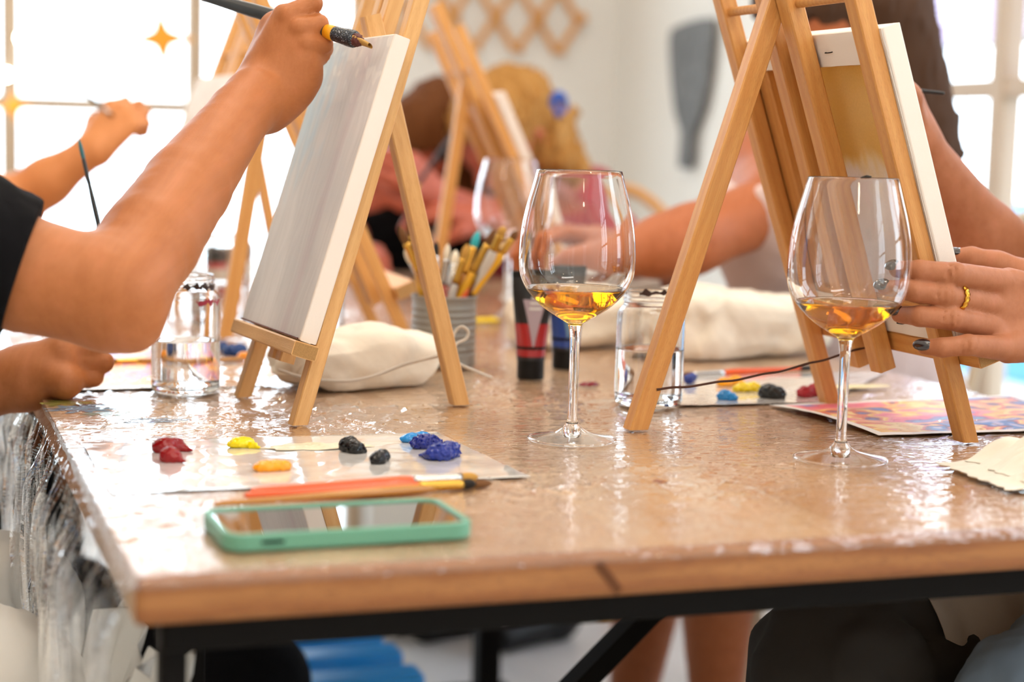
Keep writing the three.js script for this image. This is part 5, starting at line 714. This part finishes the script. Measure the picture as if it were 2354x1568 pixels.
{
  const p = seatedPerson('person with a curly blond bun in a red top at the far end', { hip: V(1.35, 0.53, -3.55), across: V(-0.7, 0, 0.7), sh: V(1.27, 0.88, -3.38), head: at(1170, 318, 3.36), face: V(-0.75, -0.6, 0.4), armR: { el: V(1.18, 0.80, -3.12), wr: V(0.98, 0.86, -3.0), dir: V(-1, 0.2, 0), back: V(0, 1, 0.3), curl: 0.9 }, armL: { el: V(1.35, 0.80, -3.1), wr: V(1.2, 0.80, -2.95), dir: V(-0.6, 0, 0.6), back: V(0, 1, 0), curl: 0.6 }, sleeve: 0.75, knees: [V(1.22, 0.52, -3.25), V(1.1, 0.52, -3.35)], ankles: [V(1.25, 0.1, -3.25), V(1.12, 0.1, -3.35)], lock: 0.012, hair: (h) => [cap(at(1270, 262, 3.36), at(1282, 275, 3.36), 0.034, 0.034, 0.008), cap(at(1270, 320, 3.36), at(1315, 385, 3.36), 0.045, 0.034, 0.01), cap(at(1220, 300, 3.36), at(1270, 350, 3.36), 0.055, 0.045, 0.02)] }, { skin: M.skinE, hair: hairM(0xa87a40), top: M.redCloth, bottom: M.blackPants });
  part('hair_tie', new THREE.TorusGeometry(0.018, 0.008, 10, 24).rotateY(0.6).translate(...at(1284, 240, 3.32).toArray()), cloth(0x3d5fae), p.g);
}
// ------------------------------------------------------------------ easels down the table
const farEasel = (O, lean, rot, side, label, canvasLabel, back, face, w = 1) => {
  const F = plane(O, lean, rot, side), bf = O.clone().addScaledVector(F.Hh, 0.205 * (side > 0 ? 1 : 1)), top = F.P(0.005, 0.37, -0.004); bf.y = T;
  easel(F, { t: 0.0165, lean, top: 0.46, fl: [-0.1, -0.085], fr: [0.1, 0.085], rails: [[-0.012, -0.012], [0.012, 0.012]], railW: 0.016, mastFrom: 0.05, mastTo: 0.50, backFoot: bf, backTop: top, ledge: [-0.12, 0.12, 0.06, 0.076], ledgeN: [0.0085, 0.033], dowels: [0.39] }, label, M.easelFar);
  if (w) canvasBoard(F, [-0.1 * w, 0.1 * w, 0.077, 0.345, 0.0088, 0.0250], face, canvasLabel, back ? { back: M.canvasEdge, staples: [] } : {});
};
const faceStd = (seed, pal) => std({ map: tex(128, 160, (u, v) => { const k = clamp((fbm2(u * 2 + seed, v * 2.5, 3) * 0.5 + 0.5), 0, 0.99) * (pal.length - 1), i = Math.floor(k); return pal[i].map((c, q) => lerp(c, pal[i + 1][q], k - i)); }), roughness: 0.75 });
farEasel(V(0.345, T, -2.60), 20, 6, 1, 'far pine easel by the big window holding a half-painted canvas', 'pale canvas on the far easel by the big window', false, faceStd(5, [[232, 226, 218], [238, 232, 224], [226, 214, 206]]));
farEasel(V(0.985, T, -2.60), 25, -4, -1, 'far pine easel seen from behind in front of the bent heads', 'canvas seen from behind in front of the bent heads', true, faceStd(9, [[230, 200, 190], [220, 160, 140], [240, 225, 210]]));
farEasel(V(0.575, T, -2.10), 24, -3, -1, 'empty pine easel standing behind the pale easel and the brush tin', '', true, null, 0);
// ------------------------------------------------------------------ on the walls and in the window
{
  const g = thing('expanding_rack', 'wooden expanding lattice peg rack on the white wall', 'peg rack', V(1.6, 1.27, ZB)), w = woodMat(woodPine), X0 = 1.466, dx = 0.1313, dy = 0.097, z = ZB + 0.02;
  for (let i = -2; i <= 3; i++) for (const s of [1, -1]) { const x0 = X0 + i * dx; const a = V(x0, 1.27, z + (s > 0 ? 0.006 : -0.002)), b = V(x0 + s * dx, 1.27 + 2 * dy, z + (s > 0 ? 0.006 : -0.002)); const lim = X0 + 3.62 * dx; if (b.x > lim) { const k = (lim - a.x) / (b.x - a.x); b.lerpVectors(a, b, k); } part('slat', bar(a, b, 0.021, 0.007, V(1, 0, 0)), w, g); }
  part('slat', bar(V(X0 + 3.5 * dx, 1.27 + dy, z - 0.002), V(X0 + 3 * dx, 1.27 + 2 * dy, z - 0.002), 0.021, 0.007, V(1, 0, 0)), w, g);
  for (let i = -1; i <= 3; i++) for (const [ox, oy] of [[0, 0], [0.5, 1], [0, 2]]) part('peg', lathe([[0, 0], [0.006, 0], [0.006, 0.04], [0.009, 0.046], [0.008, 0.054], [0, 0.056]], 14).rotateX(Math.PI / 2).translate(X0 + (i + ox) * dx, 1.27 + oy * dy, z), w, g);
}
{ // a grey felt wall hanging in the shape of a brush
  const c = V(XR - 0.012, 0.95, -4.42), g = thing('wall_hanging', 'grey brush-shaped woven hanging on the white wall', 'wall hanging', c), pts = [[-0.125, 0.37], [0.125, 0.385], [0.118, 0.24], [0.085, 0.15], [0.035, 0.09], [0.026, 0.0], [-0.04, 0.0], [-0.035, 0.09], [-0.08, 0.15], [-0.115, 0.25]];
  const s = new THREE.Shape(); s.setFromPoints(new THREE.CatmullRomCurve3(pts.map(([x, y]) => V(x, y, 0)), true, 'catmullrom', 0.25).getPoints(60).map((p) => new THREE.Vector2(p.x, p.y)));
  part('panel', new THREE.ExtrudeGeometry(s, { depth: 0.012, bevelEnabled: true, bevelSize: 0.004, bevelThickness: 0.004, bevelSegments: 2 }).rotateY(-Math.PI / 2).translate(c.x, c.y, c.z), std({ map: scaled(tex(128, 128, (u, v) => { const a = tile(u, v, 10, 3) * 26; return [112 + a, 114 + a, 116 + a]; }), 0.3, 0.3), roughness: 0.9 }), g);
}
{ // gold paper stars hanging in the window, and a string of small bulbs
  const star = (p, s, label) => { const g = thing('star_ornament', label, 'ornament', p), sh = new THREE.Shape(); for (let i = 0; i < 8; i++) { const a = i * Math.PI / 4 + 0.1, r = i % 2 ? s * 0.32 : (i % 4 === 0 ? s : s * 0.95); i ? sh.lineTo(r * Math.cos(a), r * Math.sin(a)) : sh.moveTo(r, 0); } part('star', new THREE.ExtrudeGeometry(sh, { depth: 0.008, bevelEnabled: true, bevelSize: 0.002, bevelThickness: 0.003, bevelSegments: 1 }).translate(p.x, p.y, p.z), std({ color: 0xd8952f, roughness: 0.35, metalness: 0.6 }), g); part('thread', tube([p.clone().add(V(0, s * 0.9, 0.004)), V(p.x, 1.9, p.z + 0.004), V(p.x, H, p.z + 0.004)], 0.0022, 8, 6), std({ color: 0xb8b2a4, roughness: 0.8 }), g); };
  star(onZ(372, 88, -4.6), 0.085, 'large gold star ornament hanging in the big window'); star(onZ(33, 245, -4.6), 0.045, 'small gold star ornament hanging on the window bar');
  const pts = [[-20, 200], [15, 160], [50, 75], [80, 25], [115, 55], [128, 5], [200, -60]], wire = pts.map(([x, y]) => onZ(x, y, -4.4)), g = thing('string_lights', 'string of small warm bulbs hanging in the big window', 'string lights', wire[0]);
  part('cable', tube(wire, 0.002, 60, 6), std({ color: 0xd8d2c4, roughness: 0.7 }), g);
  wire.slice(0, 6).forEach((p, i) => { part('bulb', new THREE.SphereGeometry(0.012, 12, 10).translate(p.x, p.y - 0.012, p.z), bulbMat, g); const l = new THREE.PointLight(0xffdfb4, 0.02); l.name = 'bulb_glow'; l.position.set(p.x, p.y - 0.012, p.z).sub(g.position); l.shadow.radius = 0.5; l.castShadow = true; g.add(l); });
}
// ------------------------------------------------------------------ chairs
function chair(pos, turn, label, mat, group) {      // a bentwood chair: round seat, hooped back with an inner hoop, splayed legs
  const g = thing('bentwood_chair', label, 'chair', pos, group), R = (x, y, z) => V(pos.x + x * Math.cos(turn) + z * Math.sin(turn), y, pos.z - x * Math.sin(turn) + z * Math.cos(turn));
  part('seat', lathe(smoothProfile([[0, 0.435], [0.18, 0.435], [0.205, 0.445], [0.205, 0.458], [0.17, 0.462], [0, 0.452]], 30), 40).translate(pos.x, 0, pos.z), mat, g);
  part('seat_ring', new THREE.TorusGeometry(0.165, 0.009, 8, 40).rotateX(Math.PI / 2).translate(pos.x, 0.25, pos.z), mat, g);
  for (const [x, z] of [[0.14, 0.14], [0.14, -0.14], [-0.14, 0.14], [-0.14, -0.14]]) part('leg', tube([R(x, 0.44, z), R(x * 1.12, 0.22, z * 1.12), R(x * 1.3, 0.0, z * 1.3)], 0.0145, 16, 10), mat, g);
  part('back_hoop', tube([R(-0.15, 0.44, 0.15), R(-0.19, 0.62, 0.185), R(-0.225, 0.80, 0.16), R(-0.235, 0.885, 0.07), R(-0.238, 0.90, 0), R(-0.235, 0.885, -0.07), R(-0.225, 0.80, -0.16), R(-0.19, 0.62, -0.185), R(-0.15, 0.44, -0.15)], 0.0135, 60, 10), mat, g);
  part('inner_hoop', tube([R(-0.165, 0.45, 0.09), R(-0.195, 0.62, 0.10), R(-0.215, 0.76, 0.07), R(-0.22, 0.80, 0), R(-0.215, 0.76, -0.07), R(-0.195, 0.62, -0.10), R(-0.165, 0.45, -0.09)], 0.010, 48, 8), mat, g);
  return g;
}
const white = std({ color: 0xcdbb9f, roughness: 0.5 }), caneM = woodMat(woodPine);
chair(V(1.44, 0, -1.86), Math.PI - 0.25, 'white bentwood chair pushed back beside the blue garden view', white); chair(V(1.56, 0, -1.36), Math.PI, 'white bentwood chair under the person with dark nails', white); chair(V(1.46, 0, -2.35), Math.PI, 'white bentwood chair under the person with outstretched arm', white);
chair(V(-0.38, 0, -1.47), 0, 'pine bentwood chair under the person in black', caneM); chair(V(-0.38, 0, -2.76), 0, 'pine bentwood chair under the far raised arm', caneM); chair(V(1.0, 0, -3.80), -Math.PI / 2, 'pine bentwood chair under the brown-haired person', caneM); chair(V(1.4, 0, -3.62), -Math.PI * 0.75, 'pine bentwood chair under the blond person', caneM);
// ------------------------------------------------------------------ under and beside the table
{ const g = thing('slatted_bench', 'low blue slatted bench under the far half of the table', 'bench', V(0.55, 0, -2.35)), m = phys({ color: 0x38a4f0, roughness: 0.3, clearcoat: 0.5 }); for (let i = 0; i < 4; i++) part('slat', box(0.36, 0.70, 0.215, 0.24, -2.74 + i * 0.115, -2.74 + i * 0.115 + 0.06, 0.006), m, g); for (const x of [0.38, 0.63]) for (const z of [-2.58, -2.34]) part('leg', box(x, x + 0.035, 0, 0.215, z - 0.018, z + 0.018, 0.004), M.darkSteel, g); }
{ const g = thing('linen_cloth', 'white linen cloth hanging in folds behind the draped plastic', 'cloth', V(0.03, 0.1, -1.3)); part('fabric', slabGeo(60, 50, (u, v) => { const z = lerp(-1.03, -1.36, u), y = lerp(0.05, 0.62 + 0.03 * n2(u * 7, 1), v), f = 0.022 * n2(u * 16, v * 1.2) + 0.012 * n2(u * 34, v * 2 + 7); return [0.16 + f * 0.7 - 0.02 * (1 - v) + 0.02 * n2(v * 4, u * 4), y, z, z, y]; }, 0.0025), M.whiteCloth, g); }
{ const g = thing('cardigan', 'ribbed blue-grey cardigan slung over the lap in dark trousers', 'cardigan', V(0.9, 0.4, -1.2)); part('sleeve', wear([cap(at(2335, 1585, 1.385), at(2450, 1690, 1.385), 0.036, 0.048), cap(at(2335, 1585, 1.385), at(2262, 1690, 1.39), 0.036, 0.044), cap(V(0.93, 0.615, -1.20), at(2335, 1585, 1.385), 0.030, 0.036), cap(V(0.96, 0.625, -1.30), V(0.93, 0.615, -1.20), 0.03, 0.03)], 0.004, [], 0.003, 30), M.blueCloth, g); }
{ const g = thing('apron', 'beige linen apron hanging in folds over the lap in dark trousers', 'apron', V(0.95, 0.35, -1.2)); part('fabric', slabGeo(50, 40, (u, v) => { const x = lerp(0.815, 1.10, u), zc = lerp(-1.313, -1.24, (x - 0.765) / 0.755), yc = 0.535, R = 0.104, f = 0.010 * n2(u * 9, v * 1.6); if (v < 0.4) { const a = lerp(2.2, 0, v / 0.4); return [x, yc + (R + f * 0.3) * Math.sin(a), zc + (R + f * 0.3) * Math.cos(a), u, v]; } const t = (v - 0.4) / 0.6; return [x + 0.006 * n2(u * 7, v * 2), yc - t * 0.24, zc + R + f * sstep(0, 0.3, t) - 0.02 * t, u, v]; }, 0.002), M.beigeCloth, g); }
// dried paint on the table by the draped edge
[[190, 940, 0.05, 0.016, 0x4f86a8, 'blue dried paint stain near the draped table edge'], [150, 928, 0.03, 0.012, 0x8c8a3e, 'olive dried paint stain near the draped table edge'], [345, 968, 0.045, 0.008, 0x2e4a6a, 'dark blue dried paint streak beside the palette sheet'], [240, 952, 0.035, 0.008, 0x7da39a, 'pale green dried paint stain near the draped table edge'], [360, 1000, 0.03, 0.006, 0xd08a2a, 'orange dried paint streak beside the palette sheet'], [1515, 1108, 0.008, 0.005, 0x8c4a3a, 'red-brown dried paint speck in front of the easel leg'], [2230, 1270, 0.012, 0.006, 0x3a4a48, 'dark green dried paint speck on the front edge']].slice(0, 6).forEach(([px, py, rx, rz, c, lab], i) => solo('paint_stain', sheetGeo(10, 40, (u, v) => { const a = v * 6.2832, k = u * (1 + 0.5 * n2(Math.cos(a) * 1.6 + i * 5, Math.sin(a) * 1.6)), p = ground(px, py); return [p.x + rx * 0.6 * k * Math.cos(a), T + 0.0004, p.z + rz * 1.4 * k * Math.sin(a)]; }), std({ color: c, roughness: 0.6 }), lab, 'paint stain'));
renderer.render(scene, camera);
